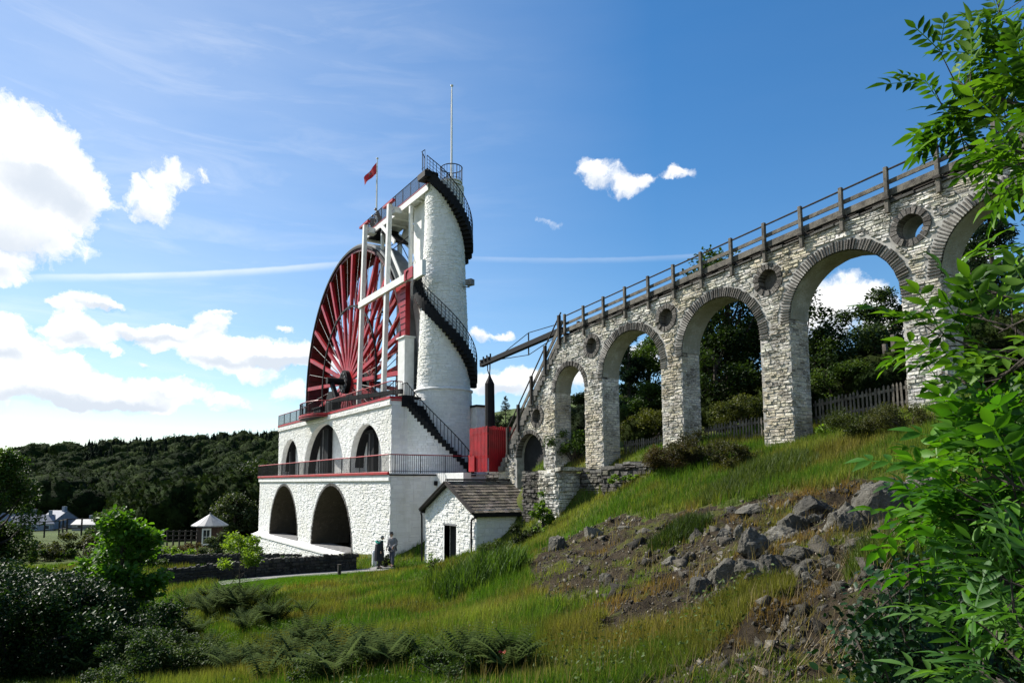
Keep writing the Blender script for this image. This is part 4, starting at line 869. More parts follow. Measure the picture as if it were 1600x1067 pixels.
drywall('recess_wall','shadowed stone wall set back beside the whitewashed pillar',-23.65,-21.0,19.35,19.7,(.5,.6),-1.9)
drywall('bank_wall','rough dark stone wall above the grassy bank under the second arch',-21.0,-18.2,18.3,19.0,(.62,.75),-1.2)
# ================================================================ COTTAGE
CX0,CX1,CY0,CY1=-32.9,-27.65,16.5,20.2; EZ,RZ,RX=-1.22,.02,-30.15
cot=empty('stone_hut','small white gabled stone hut with a brown slate roof','hut',(RX,17.8,-3.6))
g_=[(CX0,-5),(CX1,-5),(CX1,EZ),(RX,RZ-.06),(CX0,EZ)]
B(MB().prism([g_,[(-30.75,-4.4),(-30.75,-2.05),(-29.55,-2.05),(-29.55,-4.4)]],CY0,CY0+.4),'gable_wall','core_w',cot)
B(MB().box(CX0,CX0+.35,CY0+.4,CY1,-5,EZ),'side_wall','core_w',cot); B(MB().box(CX1-.35,CX1,CY0+.4,CY1,-5,EZ),'side_wall','core_w',cot); B(MB().prism([g_],CY1,CY1+.3),'gable_wall','core_w',cot)
B(MB().box(-30.75,-29.55,CY0+.33,CY0+.39,-4.4,-2.05),'door','dark',cot); B(MB().box(-30.85,-29.45,CY0-.04,CY0+.2,-2.05,-1.97),'lintel','grey',cot); B(MB().box(-30.86,-30.75,CY0-.02,CY0+.3,-4.4,-2.06),'jamb','core_w',cot)
keep=[]
tg=lambda x,z:CX0<=x<=CX1 and z<=min(EZ+(x-CX0)*(RZ-EZ)/(RX-CX0),EZ+(CX1-x)*(RZ-EZ)/(CX1-RX))-.1 and not(-30.87<x<-29.5 and z<-1.97)
lay((CX0,CX1,-4.6,RZ),tg,(0,CY0,0),(1,0,0),(0,0,1),(0,-1,0),(.07,.16),(.13,.4),(.003,.045),tint_white,None,keep,.008,.02)
lay((CY0,CY1,-4.2,EZ),lambda y,z:CY0<=y<=CY1 and z<=EZ,(CX1,0,0),(0,1,0),(0,0,1),(1,0,0),(.12,.24),(.2,.6),(.003,.02),tint_white,None,keep,.014,.02)
nearest_apart(keep,None,'stone','house','rubble_facing',160)
for o in list(COL.objects):
    if o.name.startswith(('stone','rubble_facing')) and o.parent is None and o.type=='MESH': setp(o,cot)
def slope(sx):
    ex=CX1+.18 if sx>0 else CX0-.06; ez=EZ-.12; rows=11; q=MB(); L=Vector((ex-RX,0,ez-RZ-.10)); nrm=Vector((-L.z*sx,0,L.x*sx)).normalized() 
    if nrm.z<0: nrm=-nrm
    B(MB().add([(RX,CY0-.22,RZ),(ex,CY0-.22,ez-.06),(ex,CY1+.35,ez-.06),(RX,CY1+.35,RZ),(RX,CY0-.22,RZ+.08),(ex,CY0-.22,ez),(ex,CY1+.35,ez),(RX,CY1+.35,RZ+.08)],[(0,1,2,3),(4,5,6,7),(0,1,5,4),(1,2,6,5),(2,3,7,6),(3,0,4,7)]),'roof_deck','dark',cot)
    for r_ in range(rows):
        y=CY0-.22-rng.uniform(0,.1); a=Vector((RX,0,RZ+.09))+L*(r_/rows); b_=Vector((RX,0,RZ+.09))+L*((r_+1.12)/rows)
        while y<CY1+.3:
            w_=rng.uniform(.2,.36); y2=min(y+w_,CY1+.36); up0=.012; up1=.035+rng.uniform(0,.02); j=L*rng.uniform(-.004,.006)
            pts=[]
            for p,u_ in((a,up0),(b_+j,up1)):
                for yy in(max(y,CY0-.24)+.006,y2-.006):
                    pts.append((p.x+nrm.x*u_,yy,p.z+nrm.z*u_))
            pts+=[(p[0]-nrm.x*.02,p[1],p[2]-nrm.z*.02) for p in pts]
            q.add(pts,[(0,1,3,2),(2,3,7,6),(0,2,6,4),(1,5,7,3)],tint_dark()); y+=w_
    tag(B(q,'slates','hutslate',cot),kind='stuff')
slope(1); slope(-1)
B(MB().bar((RX,CY0-.24,RZ+.17),(RX,CY1+.36,RZ+.17),.2,.09),'ridge_tile','dwood',cot)
for ex in (CX0-.08,CX1+.2): B(MB().bar((RX,CY0-.26,RZ+.08),(ex,CY0-.26,EZ-.12),.05,.2,up=(0,1,0)) .bar((RX,CY0-.26,RZ-.02),(ex,CY0-.26,EZ-.2),.14,.06),'bargeboard','dwood',cot); B(MB().box(ex-.07,ex+.07,CY0-.22,CY1+.36,EZ-.32,EZ-.16),'gutter','black',cot)
B(MB().tube([(CX0-.2,CY0-.15,EZ-.3),(CX0-.14,CY0-.13,EZ-.5),(CX0-.1,CY0-.12,-4.4)],.045,8),'downpipe','black',cot)
B(MB().tube([(CX1+.2,CY0-.1,EZ-.3),(CX1+.05,CY0-.13,EZ-.36),(CX1-.22,CY0-.13,EZ-.46),(CX1-.24,CY0-.13,EZ-.6),(CX1-.24,CY0-.13,-3.5)],.045,8),'downpipe','black',cot)
# ================================================================ GARDEN WALL (dark side towards us)
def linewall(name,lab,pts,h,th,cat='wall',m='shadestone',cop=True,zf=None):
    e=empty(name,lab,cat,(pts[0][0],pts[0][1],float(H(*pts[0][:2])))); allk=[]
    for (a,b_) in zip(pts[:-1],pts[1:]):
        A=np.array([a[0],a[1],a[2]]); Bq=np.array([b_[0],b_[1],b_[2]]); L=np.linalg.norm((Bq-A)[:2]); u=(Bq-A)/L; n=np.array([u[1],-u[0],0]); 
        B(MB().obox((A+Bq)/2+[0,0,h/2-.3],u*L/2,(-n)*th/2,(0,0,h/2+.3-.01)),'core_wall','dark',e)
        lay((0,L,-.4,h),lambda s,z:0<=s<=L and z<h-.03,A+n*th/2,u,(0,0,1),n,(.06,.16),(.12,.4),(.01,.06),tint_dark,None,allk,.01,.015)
        s=0
        while s<L:
            w_=rng.uniform(.07,.16); p=A+u*(s+w_/2); hh=rng.uniform(.12,.24); B(MB().obox(p+[0,0,h+hh/2],u*(w_/2-.005),n*(th/2+rng.uniform(-.02,.04)),(rng.uniform(-.02,.02),rng.uniform(-.02,.02),hh/2),float(rng.uniform(.5,1.6))),'coping_stone',m,e); s+=w_
    nearest_apart(allk,None,'stone',m,'rubble_facing',100)
    for o in list(COL.objects):
        if o.name.startswith(('stone','rubble_facing')) and o.parent is None and o.type=='MESH': setp(o,e)
    return e
P_=[atd(250,909,34),atd(400,902,34.8),atd(556,892,36.2)]; 
for p in P_: p[2]=float(H(p[0],p[1]))-.05
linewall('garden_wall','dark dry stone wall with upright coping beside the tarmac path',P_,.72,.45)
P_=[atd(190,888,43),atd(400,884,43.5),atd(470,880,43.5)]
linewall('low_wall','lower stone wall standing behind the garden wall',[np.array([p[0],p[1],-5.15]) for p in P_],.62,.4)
# gatepost, bollard, steps wall
gp=atd(585,889,37.2); e=empty('stone_gatepost','pale rounded stone gatepost left of the two walkers','gatepost',tuple(gp)); z=float(H(gp[0],gp[1]))
B(MB().tube([(gp[0],gp[1],z-.2),(gp[0],gp[1],z+.75),(gp[0],gp[1],z+.85),(gp[0],gp[1],z+.9)],[.16,.15,.11,.02],10),'pillar','core_w',e)
bp_=hit(530,899); e=empty('wooden_bollard','short dark wooden bollard on the edge of the lawn','bollard',tuple(bp_)); z=float(H(bp_[0],bp_[1])); B(MB().box(bp_[0]-.07,bp_[0]+.07,bp_[1]-.07,bp_[1]+.07,z-.2,z+.48),'post','dwood',e,bevel=.01); B(MB().box(bp_[0]-.08,bp_[0]+.08,bp_[1]-.08,bp_[1]+.08,z+.48,z+.51),'cap','dwood',e)
# white handrail by the culvert
a=atd(506,900,38.5); e=empty('white_rail','thin white handrail leaning by the culvert mouth','rail',tuple(a)); B(MB().tube([atd(505,900,38.5),atd(513,881,38.8),atd(517,880,39.2)],.03,6),'rail','white',e)
# ================================================================ KIOSK AND VALLEY
kc=atd(327,846,69); kz=float(hbase(kc[0],kc[1])); kz=kc[2]
ko=empty('round_kiosk','small round dark brick kiosk with pale cone roof','kiosk',tuple(kc))
n=16; ZW=onY(327,818,kc[1])[2]; ZT=onY(327,802,kc[1])[2]; q=MB(); q.tube([(kc[0],kc[1],kz-1.5),(kc[0],kc[1],ZW)],1.25,n); B(q,'wall','brick',ko)
for k in range(14):
    t0,t1=2*math.pi*(k+.01)/14,2*math.pi*(k+.99)/14; B(MB().add([(kc[0],kc[1],ZT)]+[(kc[0]+1.75*math.cos(t_),kc[1]+1.75*math.sin(t_),ZW-.1) for t_ in(t0,t1)]+[(kc[0]+1.75*math.cos(t_),kc[1]+1.75*math.sin(t_),ZW-.2) for t_ in(t0,t1)],[(0,1,2),(1,3,4,2)],float(rng.uniform(.9,1.05))),'roof_panel','zinc',ko)
B(MB().tube([(kc[0],kc[1],ZT-.05),(kc[0],kc[1],ZT+.12)],.08,8),'finial','zinc',ko)
vd=np.array([-kc[0],-kc[1],0]); vd/=np.linalg.norm(vd); sdv=np.array([-vd[1],vd[0],0]); fr=kc+vd*1.22-sdv*.28
B(MB().obox(fr+[0,0,ZW-kc[2]-1.15],sdv*.42,vd*.06,(0,0,.8)),'window_frame','white',ko); B(MB().obox(fr+[0,0,ZW-kc[2]-1.15]+vd*.062,sdv*.28,vd*.012,(0,0,.64)),'pane','glass',ko)
for i in (-1,1): B(MB().obox(fr+[0,0,ZW-kc[2]-1.15]+vd*.08,sdv*.02,vd*.01,(0,0,.64)) if i<0 else MB().obox(fr+[0,0,ZW-kc[2]-1.15]+vd*.085,sdv*.28,vd*.01,(0,0,.02)),'glazing_bar','white',ko)
sb=atd(215,848,66); e=empty('notice_board','pale blue notice board on legs in the garden','notice board',tuple(sb)); 
B(MB().obox(sb+[0,0,.45],sdv*.55,vd*.03,(0,0,.42)),'board','bluesign',e); B(MB().obox(sb-sdv*.5,sdv*.04,vd*.04,(0,0,.8)).obox(sb+sdv*.5,sdv*.04,vd*.04,(0,0,.8)),'leg','dwood',e); B(MB().obox(sb+[0,0,-.1]+vd*.05,sdv*.6,vd*.03,(0,0,.09)),'shelf','white',e)
# dark timber fence by the kiosk and field fence
def postrail(name,lab,pts,h,rails,pw,m='dwood',group=None,n=6):
    e=empty(name,lab,'fence',tuple(pts[0])); pts=[np.array(p,float) for p in pts]
    P=[]; 
    for a,b_ in zip(pts[:-1],pts[1:]):
        for k in range(n): P.append(a+(b_-a)*k/n)
    P.append(pts[-1])
    for p in P: B(MB().box(p[0]-pw,p[0]+pw,p[1]-pw,p[1]+pw,p[2]-.3,p[2]+h),'post',m,e)
    for a,b_ in zip(P[:-1],P[1:]):
        for r_ in rails: B(MB().bar(a+[0,0,h*r_],b_+[0,0,h*r_],.05,.1),'rail',m,e)
    return e
postrail('timber_fence','dark timber post and rail fence between notice board and kiosk',[atd(222,850,64),atd(308,849,66)],1.25,(.3,.6,.92),.07,n=9)
postrail('field_fence','dark post and rail fence along the far field edge',[atd(46,838,86),atd(92,834,86),atd(104,833,80),atd(150,832,80)],1.7,(.35,.95),.09,n=2)
def cottage(cx,d,w_,dp,hw,hr,lab,wall='housewall',roof='roofslate',rot=.3,nw=3,name='cottage'):
    w_*=.8;dp*=.8;hw*=.8;hr*=.8; wall='housewall' if wall=='white' else wall
    c=atd(cx[0],cx[1]+4,d); e=empty(name,lab,'house',tuple(c),rz=0)
    R=Matrix.Rotation(AL+rot,4,'Z'); T=lambda x,y,z:tuple(Vector(c)+R@Vector((x,y,z)))
    def bx(x0,x1,y0,y1,z0,z1): return [T(x,y,z) for z in(z0,z1) for y in(y0,y1) for x in(x0,x1)]
    BF=[(0,2,3,1),(4,5,7,6),(0,1,5,4),(2,6,7,3),(0,4,6,2),(1,3,7,5)]
    B(MB().add(bx(-w_/2,w_/2,0,dp,-1,hw),BF),'wall',wall,e)
    B(MB().add([T(x,0.01,hw) for x in(-w_/2,)]+[T(-w_/2,dp,hw),T(-w_/2,dp/2,hw+hr),T(-w_/2+.2,0.01,hw),T(-w_/2+.2,dp,hw),T(-w_/2+.2,dp/2,hw+hr)]+[T(w_/2,0.01,hw),T(w_/2,dp,hw),T(w_/2,dp/2,hw+hr),T(w_/2-.2,0.01,hw),T(w_/2-.2,dp,hw),T(w_/2-.2,dp/2,hw+hr)],[(0,1,2),(3,5,4),(6,8,7),(9,10,11),(0,2,5,3),(1,4,5,2),(6,9,11,8),(7,8,11,10)]),'gable',wall,e)
    B(MB().add([T(-w_/2-.2,-.3,hw-.15),T(w_/2+.2,-.3,hw-.15),T(w_/2+.2,dp/2,hw+hr+.1),T(-w_/2-.2,dp/2,hw+hr+.1),T(-w_/2-.2,dp+.3,hw-.15),T(w_/2+.2,dp+.3,hw-.15)],[(0,1,2,3),(3,2,5,4)]),'roof',roof,e)
    for k in range(nw):
        x=-w_/2+w_*(k+.5)/nw; f=B(MB().add(bx(x-.5,x+.5,-.06,-.003,hw*.35,hw*.8),BF),'window','white',e); B(MB().add(bx(x-.4,x+.4,-.08,-.063,hw*.4,hw*.76),BF),'pane','glass',e)
    B(MB().add(bx(w_/2-1.1,w_/2-.4,dp/2-.4,dp/2+.4,hw+hr-.3,hw+hr+1.0),BF),'chimney',wall,e)
    return e
cottage((52,829),150,9,6,2.6,2.1,'white cottage with bluish slate roof beyond the field',nw=3,rot=.5)
cottage((72,827),158,5,9,3.4,2.4,'white gabled cottage just right of the slate roofed one',nw=2,rot=-.2)
cottage((22,826),165,10,6,3,2.2,'grey cottage partly behind the tree at the far left','grey',nw=3,rot=.1)
cottage((108,826),160,11,6,2.0,1.2,'long low pale shed at the far field edge','white','grey',nw=4,rot=.1,name='shed')
cottage((135,824),152,8,5,1.7,1.0,'small pale roofed shed rightmost of the far buildings','zinc','zinc',nw=2,rot=0,name='shed')
# gate and steps behind the fourth arch
gt=atd(1395,640,27); 
e=empty('trail_gate','weathered timber gateposts and rails on the bank behind the fourth arch','gate',tuple(gt))
g0,g1,g2=atd(1402,630,26),atd(1388,628,27),atd(1345,600,28)
for p,h_ in ((g0,2.4),(g1,2.1)): B(MB().box(p[0]-.07,p[0]+.07,p[1]-.07,p[1]+.07,p[2]-.5,p[2]+h_*1.1),'post','wood',e)
B(MB().bar(g1+[0,0,1.4],g2+[0,0,.6],.06,.1),'rail','wood',e); B(MB().bar(g1+[0,0,.7],g2+[0,0,0],.06,.1),'rail','wood',e); B(MB().bar(g0+[0,0,1.2],atd(1470,590,25),.06,.1),'rail','wood',e)
B(MB().bar(atd(1345,592,27)+[0,0,-.1],atd(1408,612,25),.3,.12),'step_edge','wood',e); B(MB().bar(atd(1375,632,24.5),atd(1412,634,24),.25,.12),'step_edge','wood',e)
# ================================================================ PEOPLE
def person(x,y,z,face,h=1.72,lab='',coat='cloth_d',legs='cloth_d',hat=None,hair='hair',stoop=.05,arm=(.3,-.25),stride=.18,skirt=False,pack=False,group=None):
    P=empty('person',lab,'person',(x,y,z),group=group); R=Matrix.Translation((x,y,z))@Matrix.Rotation(face,4,'Z')@Matrix.Scale(h/1.75,4)
    W=lambda a,b_,c:tuple(R@Vector((a,b_,c)))
    def skinned(name,pts,edges,rr,m):
        me=bpy.data.meshes.new(name); me.from_pydata([W(*p) for p in pts],edges,[]); me.materials.append(M[m]); o=bpy.data.objects.new(name,me); link(o)
        s=o.modifiers.new('skin','SKIN'); s.use_smooth_shade=True
        for v,r_ in zip(me.skin_vertices[0].data,rr): v.radius=r_ if isinstance(r_,tuple) else (r_,r_)
        me.skin_vertices[0].data[0].use_root=True; ss=o.modifiers.new('sub','SUBSURF'); ss.levels=ss.render_levels=1; setp(o,P); return o
    f=stride; s=stoop
    J=dict(pel=(0,0,.95),wa=(0,s*.3,1.12),ch=(0,s*.8,1.32),nk=(0,s*1.1,1.49),hd=(0,s*1.5+.02,1.60),ht=(0,s*1.6+.02,1.70))
    hl,hr2=(-.10,0,.92),(.10,0,.92); kl,kr=(-.11,.04+f*.5,.50),(.11,.04-f*.4,.50); al_,ar=(-.11,f*.9-.02,.09),(.11,-f*.9-.02,.11); tl_,tr_=(-.12,f*.9+.14,.04),(.12,-f*.9+.12,.05)
    sl_,sr_=(-.19,s*.9,1.43),(.19,s*.9,1.43); el_,er_=(-.26,s*.9-.03,1.15),(.26,s*.9-.05,1.15); wl=(-.25,s*.9+arm[0]*.7,.95+abs(arm[0])*.3); wr=(.25,s*.9+arm[1]*.7,.93+abs(arm[1])*.2)
    skinned('body',[J['pel'],J['wa'],J['ch'],J['nk'],hl,kl,al_,tl_,hr2,kr,ar,tr_,sl_,el_,wl,sr_,er_,wr],[(0,1),(1,2),(2,3),(0,4),(4,5),(5,6),(6,7),(0,8),(8,9),(9,10),(10,11),(2,12),(12,13),(13,14),(2,15),(15,16),(16,17)],[.12,.11,.13,.055,.085,.06,.04,.035,.085,.06,.04,.035,.055,.04,.028,.055,.04,.028],'skin')
    skinned('jacket',[J['pel'],J['wa'],J['ch'],(0,s,1.45),sl_,el_,wl,sr_,er_,wr,(0,0,.84)],[(0,1),(1,2),(2,3),(2,4),(4,5),(5,6),(2,7),(7,8),(8,9),(0,10)],[(.19,.14),(.17,.13),(.19,.14),.075,.085,.065,.05,.085,.065,.05,(.19,.15)],coat)
    skinned('trousers',[(0,0,.9),hl,kl,al_,hr2,kr,ar],[(0,1),(1,2),(2,3),(0,4),(4,5),(5,6)],[(.17,.13),.105,.08,.065,.105,.08,.065],legs)
    for a,t_ in((al_,tl_),(ar,tr_)): 
        q=MB(); q.tube([W(a[0],a[1]-.07,a[2]-.05),W(a[0],a[1],a[2]-.04),W(t_[0],t_[1],t_[2]-.01)],[.045,.05,.035],8); B(q,'shoe','cloth_d',P)
    bm=bmesh.new(); bmesh.ops.create_uvsphere(bm,u_segments=14,v_segments=10,radius=1); hc=Vector((0,s*1.5+.02,1.63))
    for v in bm.verts:
        c=v.co; c.x*=.075; c.y*=.095; c.z*=.115
        if c.z<-.02: c.x*=1-.25*(-c.z/.115)
        if c.y>.06 and abs(c.x)<.03 and -.03<c.z<.02: c.y+=.022
        v.co=R@(hc+c)
    me=bpy.data.meshes.new('head'); bm.to_mesh(me); bm.free(); me.materials.append(M['skin']); me.shade_smooth(); setp(link(bpy.data.objects.new('head',me)),P)
    q=MB()
    for sx in(-1,1): q.obox(W(sx*.078,hc.y,hc.z-.005),np.array(R.to_3x3()@Vector((.008,0,0))),np.array(R.to_3x3()@Vector((0,.018,0))),np.array(R.to_3x3()@Vector((0,0,.028))))
    B(q,'ear','skin',P); q=MB()
    for sx in(-1,1): q.obox(W(sx*.03,hc.y+.088,hc.z+.01),(.010,0,0),(0,.006,0),(0,0,.006))
    q.obox(W(0,hc.y+.086,hc.z-.055),np.array(R.to_3x3()@Vector((.02,0,0))),np.array(R.to_3x3()@Vector((0,.006,0))),(0,0,.004)); B(q,'face_features','hair',P)
    bm=bmesh.new(); bmesh.ops.create_uvsphere(bm,u_segments=12,v_segments=8,radius=1)
    for v in bm.verts: c=v.co; v.co=R@(hc+Vector((c.x*.084,c.y*.10-.016,max(c.z,-.45)*.115+.02)))
    me=bpy.data.meshes.new('hair'); bm.to_mesh(me); bm.free(); me.materials.append(M[hair]); me.shade_smooth(); setp(link(bpy.data.objects.new('hair',me)),P)
    for w_,sx in((wl,-1),(wr,1)):
        q=MB(); d=Vector((0,.15,-1)).normalized(); c0=Vector(w_); q.tube([W(*c0),W(*(c0+d*.05)),W(*(c0+d*.095))],[.026,.036,.03],8)
        for k in range(4):
            o_x=(k-1.5)*.017; L=(.072,.082,.077,.06)[k]; b0=c0+d*.085+Vector((0,o_x,0)); q.tube([W(*b0),W(*(b0+d*L*.5)),W(*(b0+d*L*.95+Vector((-sx*.02,0,0))))],[.010,.009,.006],5)
        b0=c0+d*.04+Vector((0,.03,0)); q.tube([W(*b0),W(*(b0+Vector((-sx*.01,.03,-.03)))),W(*(b0+Vector((-sx*.02,.035,-.06))))],[.012,.010,.007],5); B(q,'hand','skin',P)
    if hat:
        q=MB(); n=14; c=hc+Vector((0,0,.06)); prof=((.16,-.012),(.16,.0),(.088,.01),(.08,.085),(.05,.10))
        q.add([W(c.x+r_*math.cos(2*math.pi*k/n),c.y+r_*math.sin(2*math.pi*k/n),c.z+zz_) for r_,zz_ in prof for k in range(n)],[(i*n+k,i*n+(k+1)%n,(i+1)*n+(k+1)%n,(i+1)*n+k) for i in range(4) for k in range(n)]+[tuple(range(4*n,5*n))]); B(q,'hat',hat,P)
    if pack: B(MB().tube([W(0,-.16,1.0),W(0,-.2,1.1),W(0,-.2,1.3),W(0,-.16,1.42)],[.08,.14,.14,.08],8),'backpack',pack,P)
    return P
p=atd(592,889,35.6); a_=person(p[0],p[1],float(H(p[0],p[1]))+.02,AL-1.2,1.66,'person in a long dark coat with a teal scarf and grey hair','cloth_d','cloth_d',None,'hair_g',.10,(.25,-.1),.06)
R=Matrix.Translation(p); z=float(H(p[0],p[1])); B(MB().tube([(p[0],p[1],z+.42),(p[0],p[1],z+.9),(p[0],p[1],z+1.25)],[.26,.24,.2],12),'coat','cloth_d',a_); B(MB().tube([(p[0]-.16*math.cos(t_)*1.0,p[1]-.16*math.sin(t_),z+1.36+.04*math.sin(t_*2)) for t_ in np.linspace(0,6.28,12)],.055,6),'scarf','cloth_t',a_)
p=atd(613,886,35.9); person(p[0],p[1],float(H(p[0],p[1]))+.02,AL+2.6,1.74,'person in a brimmed dark hat and grey shirt facing the corner','cloth_g','cloth_b','cloth_d','hair',.06,(.35,.15),.14,pack='cloth_d')
p=atd(603,888,36.3); sb_=empty('dark_bush','low dark clipped bush between the two walkers','bush',(p[0],p[1],float(H(p[0],p[1]))))
BUSH_AT=p
person(-50.6,20.5,19.81,AL+2.9,1.72,'person in dark clothes leaning at the far end of the platform','cloth_b','cloth_d',None,'hair_g',.12)
person(-48.9,20.35,19.81,AL+1.8,1.70,'dark haired person bending at the platform railing nearer the tower','cloth_d','cloth_d',None,'hair',.22)
# ================================================================ VEGETATION
def rot_rand(n):
    q=rng.normal(size=(n,4)); q/=np.linalg.norm(q,axis=1)[:,None]; a,b_,c,d=q.T
    return np.stack([np.stack([1-2*(c*c+d*d),2*(b_*c-a*d),2*(b_*d+a*c)],-1),np.stack([2*(b_*c+a*d),1-2*(b_*b_+d*d),2*(c*d-a*b_)],-1),np.stack([2*(b_*d-a*c),2*(c*d+a*b_),1-2*(b_*b_+c*c)],-1)],1)
LEAF=np.array([(0,0,0),(.30,.28,.06),(.30,.72,.05),(0,1,-.06),(-.30,.72,.05),(-.30,.28,.06)])   # folded blade
LEAFT=np.array([(0,1,2,3),(0,3,4,5)])
def leaves(P,size,cols,aspect=.8,up=.4,var=.35):
    """one folded six-point leaf at each of P"""
    n=len(P); R=rot_rand(n); nrm=R[:,:,2]*1.0; nrm[:,2]=np.abs(nrm[:,2])+up; nrm/=np.linalg.norm(nrm,axis=1)[:,None]
    t_=np.cross(nrm,R[:,:,0]); t_/=np.linalg.norm(t_,axis=1)[:,None]+1e-9; s_=np.cross(t_,nrm)
    sz=size*rng.uniform(1-var,1+var,n); L=LEAF*[aspect,1,1]
    V=P[:,None,:]+sz[:,None,None]*(L[None,:,0,None]*s_[:,None]+L[None,:,1,None]*t_[:,None]+L[None,:,2,None]*nrm[:,None])
    F_=(np.arange(n)[:,None,None]*6+LEAFT[None]).reshape(-1,4); C=np.repeat(cols,6,0)
    return V.reshape(-1,3),F_,C
def colmix(n,ca,cb,w=None,j=.18):
    w=rng.random(n)[:,None] if w is None else w[:,None]; c=np.array(ca)*(1-w)+np.array(cb)*w; return np.clip(c*rng.uniform(1-j,1+j,(n,1)),0,1)
def clump_points(centers,rads,n,shell=.35):
    k=rng.integers(0,len(centers),n) if True else 0; w=rads[k]**2; d=rng.normal(size=(n,3)); d/=np.linalg.norm(d,axis=1)[:,None]; r=rng.uniform(shell,1,n)**.6
    return centers[k]+d*(rads[k]*r)[:,None]*[1,1,.8],k
def foliage(name,parent,centers,rads,n,size,ca,cb,m='leaf',aspect=.8,up=.4,clump_var=.35,shell=.35):
    centers=np.array(centers,float); rads=np.array(rads,float); pr=rads**2/ (rads**2).sum(); k=rng.choice(len(centers),n,p=pr)
    d=rng.normal(size=(n,3)); d/=np.linalg.norm(d,axis=1)[:,None]; r=rng.uniform(shell,1,n); P=centers[k]+d*(rads[k]*r)[:,None]*[1,1,.75]
    w=np.clip(rng.random(len(centers))[k]*clump_var*2+rng.random(n)*(1-clump_var),0,1)
    V,F_,C=leaves(P,size,colmix(n,ca,cb,w),aspect,up); o=npmesh(name,V,F_,C,m); 
    if parent: setp(o,parent)
    return o
def tree(lab,base,h,cr,n,size,ca,cb,trunk=.18,name='broadleaf_tree',cat='tree',crown=None,nl=26,group=None,lean=(0,0),shape=1.0,m='leaf',low=.3,cl=None,kids=True):
    base=np.array(base,float); e=empty(name,lab,cat,tuple(base),group=group); q=MB(); top=base+[lean[0],lean[1],h*.8]
    pts=[base+(top-base)*t_+[.12*h*.1*math.sin(t_*5+h),.1*h*.1*math.cos(t_*4),0] for t_ in np.linspace(0,1,7)]; pts[0]=base-[0,0,.3]
    q.tube(pts,[trunk*(1-.12*i) for i in range(7)],8); C_=[];R_=[]
    for k in range(nl):
        t_=rng.uniform(low,1.0); a=rng.uniform(0,2*math.pi); prof=math.sin(math.pi*min(1,(t_-low)/(1-low)*.78+.18))**.7*shape
        c=base+(top-base)*t_+np.array([math.cos(a),math.sin(a),0])*cr*prof*rng.uniform(.35,.95)+[0,0,h*.2*rng.uniform(0,1)*t_]
        s=base+(top-base)*max(.15,t_-.22); mid=(s+c)/2+[0,0,-.04*h]; q.tube([s,mid,c],[trunk*.38,trunk*.2,trunk*.06],5); C_.append(c); R_.append(cr*rng.uniform(.25,.45))
    B(q,'trunk','bark',e); foliage('crown',e,C_,R_,n,size,ca,cb,m,up=.5)
    return e
def conifer(lab,base,h,r,n,ca,cb,name='conifer_tree',group=None):
    base=np.array(base,float); e=empty(name,lab,'tree',tuple(base),group=group); q=MB().tube([base-[0,0,.3],base+[0,0,h*.5],base+[0,0,h]],[h*.02,h*.012,.01],7); P=[]
    nb=int(h*9)
    for k in range(nb):
        t_=rng.uniform(.08,1)**.9; a=rng.uniform(0,6.28); L=r*(1-t_)**.8*rng.uniform(.7,1.1)+.15; s=base+[0,0,h*t_]; d=np.array([math.cos(a),math.sin(a),0])
        tip=s+d*L+[0,0,-.18*L+.25*L*t_]; q.tube([s,(s+tip)/2+[0,0,.05*L],tip],[.03,.018,.006],4)
        m_=int(n/nb); u=rng.uniform(.15,1,m_)[:,None]; sd=np.array([-d[1],d[0],0]); P.append(s+(tip-s)*u+sd*rng.normal(0,.16,(m_,1))*L*(1.1-u)+[0,0,-.05]*rng.random((m_,1))*4)
    P=np.concatenate(P); B(q,'trunk','bark',e); V,F_,C=leaves(P,.26*(h/9)**.5,colmix(len(P),ca,cb),.35,.2); setp(npmesh('needles',V,F_,C,'needle'),e); return e
G1,G2=(.022,.045,.010),(.065,.11,.022); D1,D2=(.012,.026,.010),(.035,.06,.016); Y1,Y2=(.06,.12,.012),(.14,.22,.03)
def gnd(x,y,d): p=atd(x,y,d); p[2]=float(H(p[0],p[1])); return p
def tr(lab,x,ytop,yb,d,cr,n,size,ca,cb,**k):
    b_=gnd(x,yb,d); r=ray(x,ytop); s=d/(r[0]*-math.sin(AL)+r[1]*math.cos(AL)); h=r[2]*s-b_[2]; return tree(lab,b_,max(h,1),cr,n,size,ca,cb,**k)
# trees beyond the viaduct
GB='trees beyond the viaduct'
tr('big dark broadleaf tree filling the arch right of the centre fence',1145,412,660,36,3.3,16000,.20,(.010,.022,.008),(.035,.06,.014),group=GB,trunk=.3,nl=40)
tr('tree whose leafy top shows above the timber rail',1108,398,640,40,2.6,8000,.20,G1,G2,group=GB,nl=26)
tr('dark tree with sparse branches on the left of the tall open arch',1262,425,640,31,1.7,3600,.16,D1,D2,group=GB,nl=20)
tr('small rounded tree on the bank behind the gateposts',1375,452,600,32,1.9,9000,.15,(.018,.035,.014),(.05,.08,.03),group=GB,nl=26,low=.12)
conifer('tall dark conifer seen through the second arch',atd(985,690,44),7.6,2.4,9000,(.008,.022,.014),(.025,.05,.028),group=GB)
tr('bright leaved tree behind the conifer in the second arch',1018,515,690,46,2.2,9000,.18,G1,G2,group=GB)
conifer('dark pine standing behind the far right arch',gnd(1562,560,36),9.5,2.6,9000,(.010,.024,.014),(.03,.05,.025),group=GB)
tr('dark round tree low behind the far right arch',1530,372,560,44,2.2,6000,.2,D1,D2,group=GB)
tr('dark bushy tree low in the tall open arch',1295,500,640,30,1.5,5000,.14,D1,D2,group=GB,low=.1)
tr('small leafy tree behind the rail above the second roundel',1225,372,640,45,2.0,4200,.2,G1,G2,group=GB)
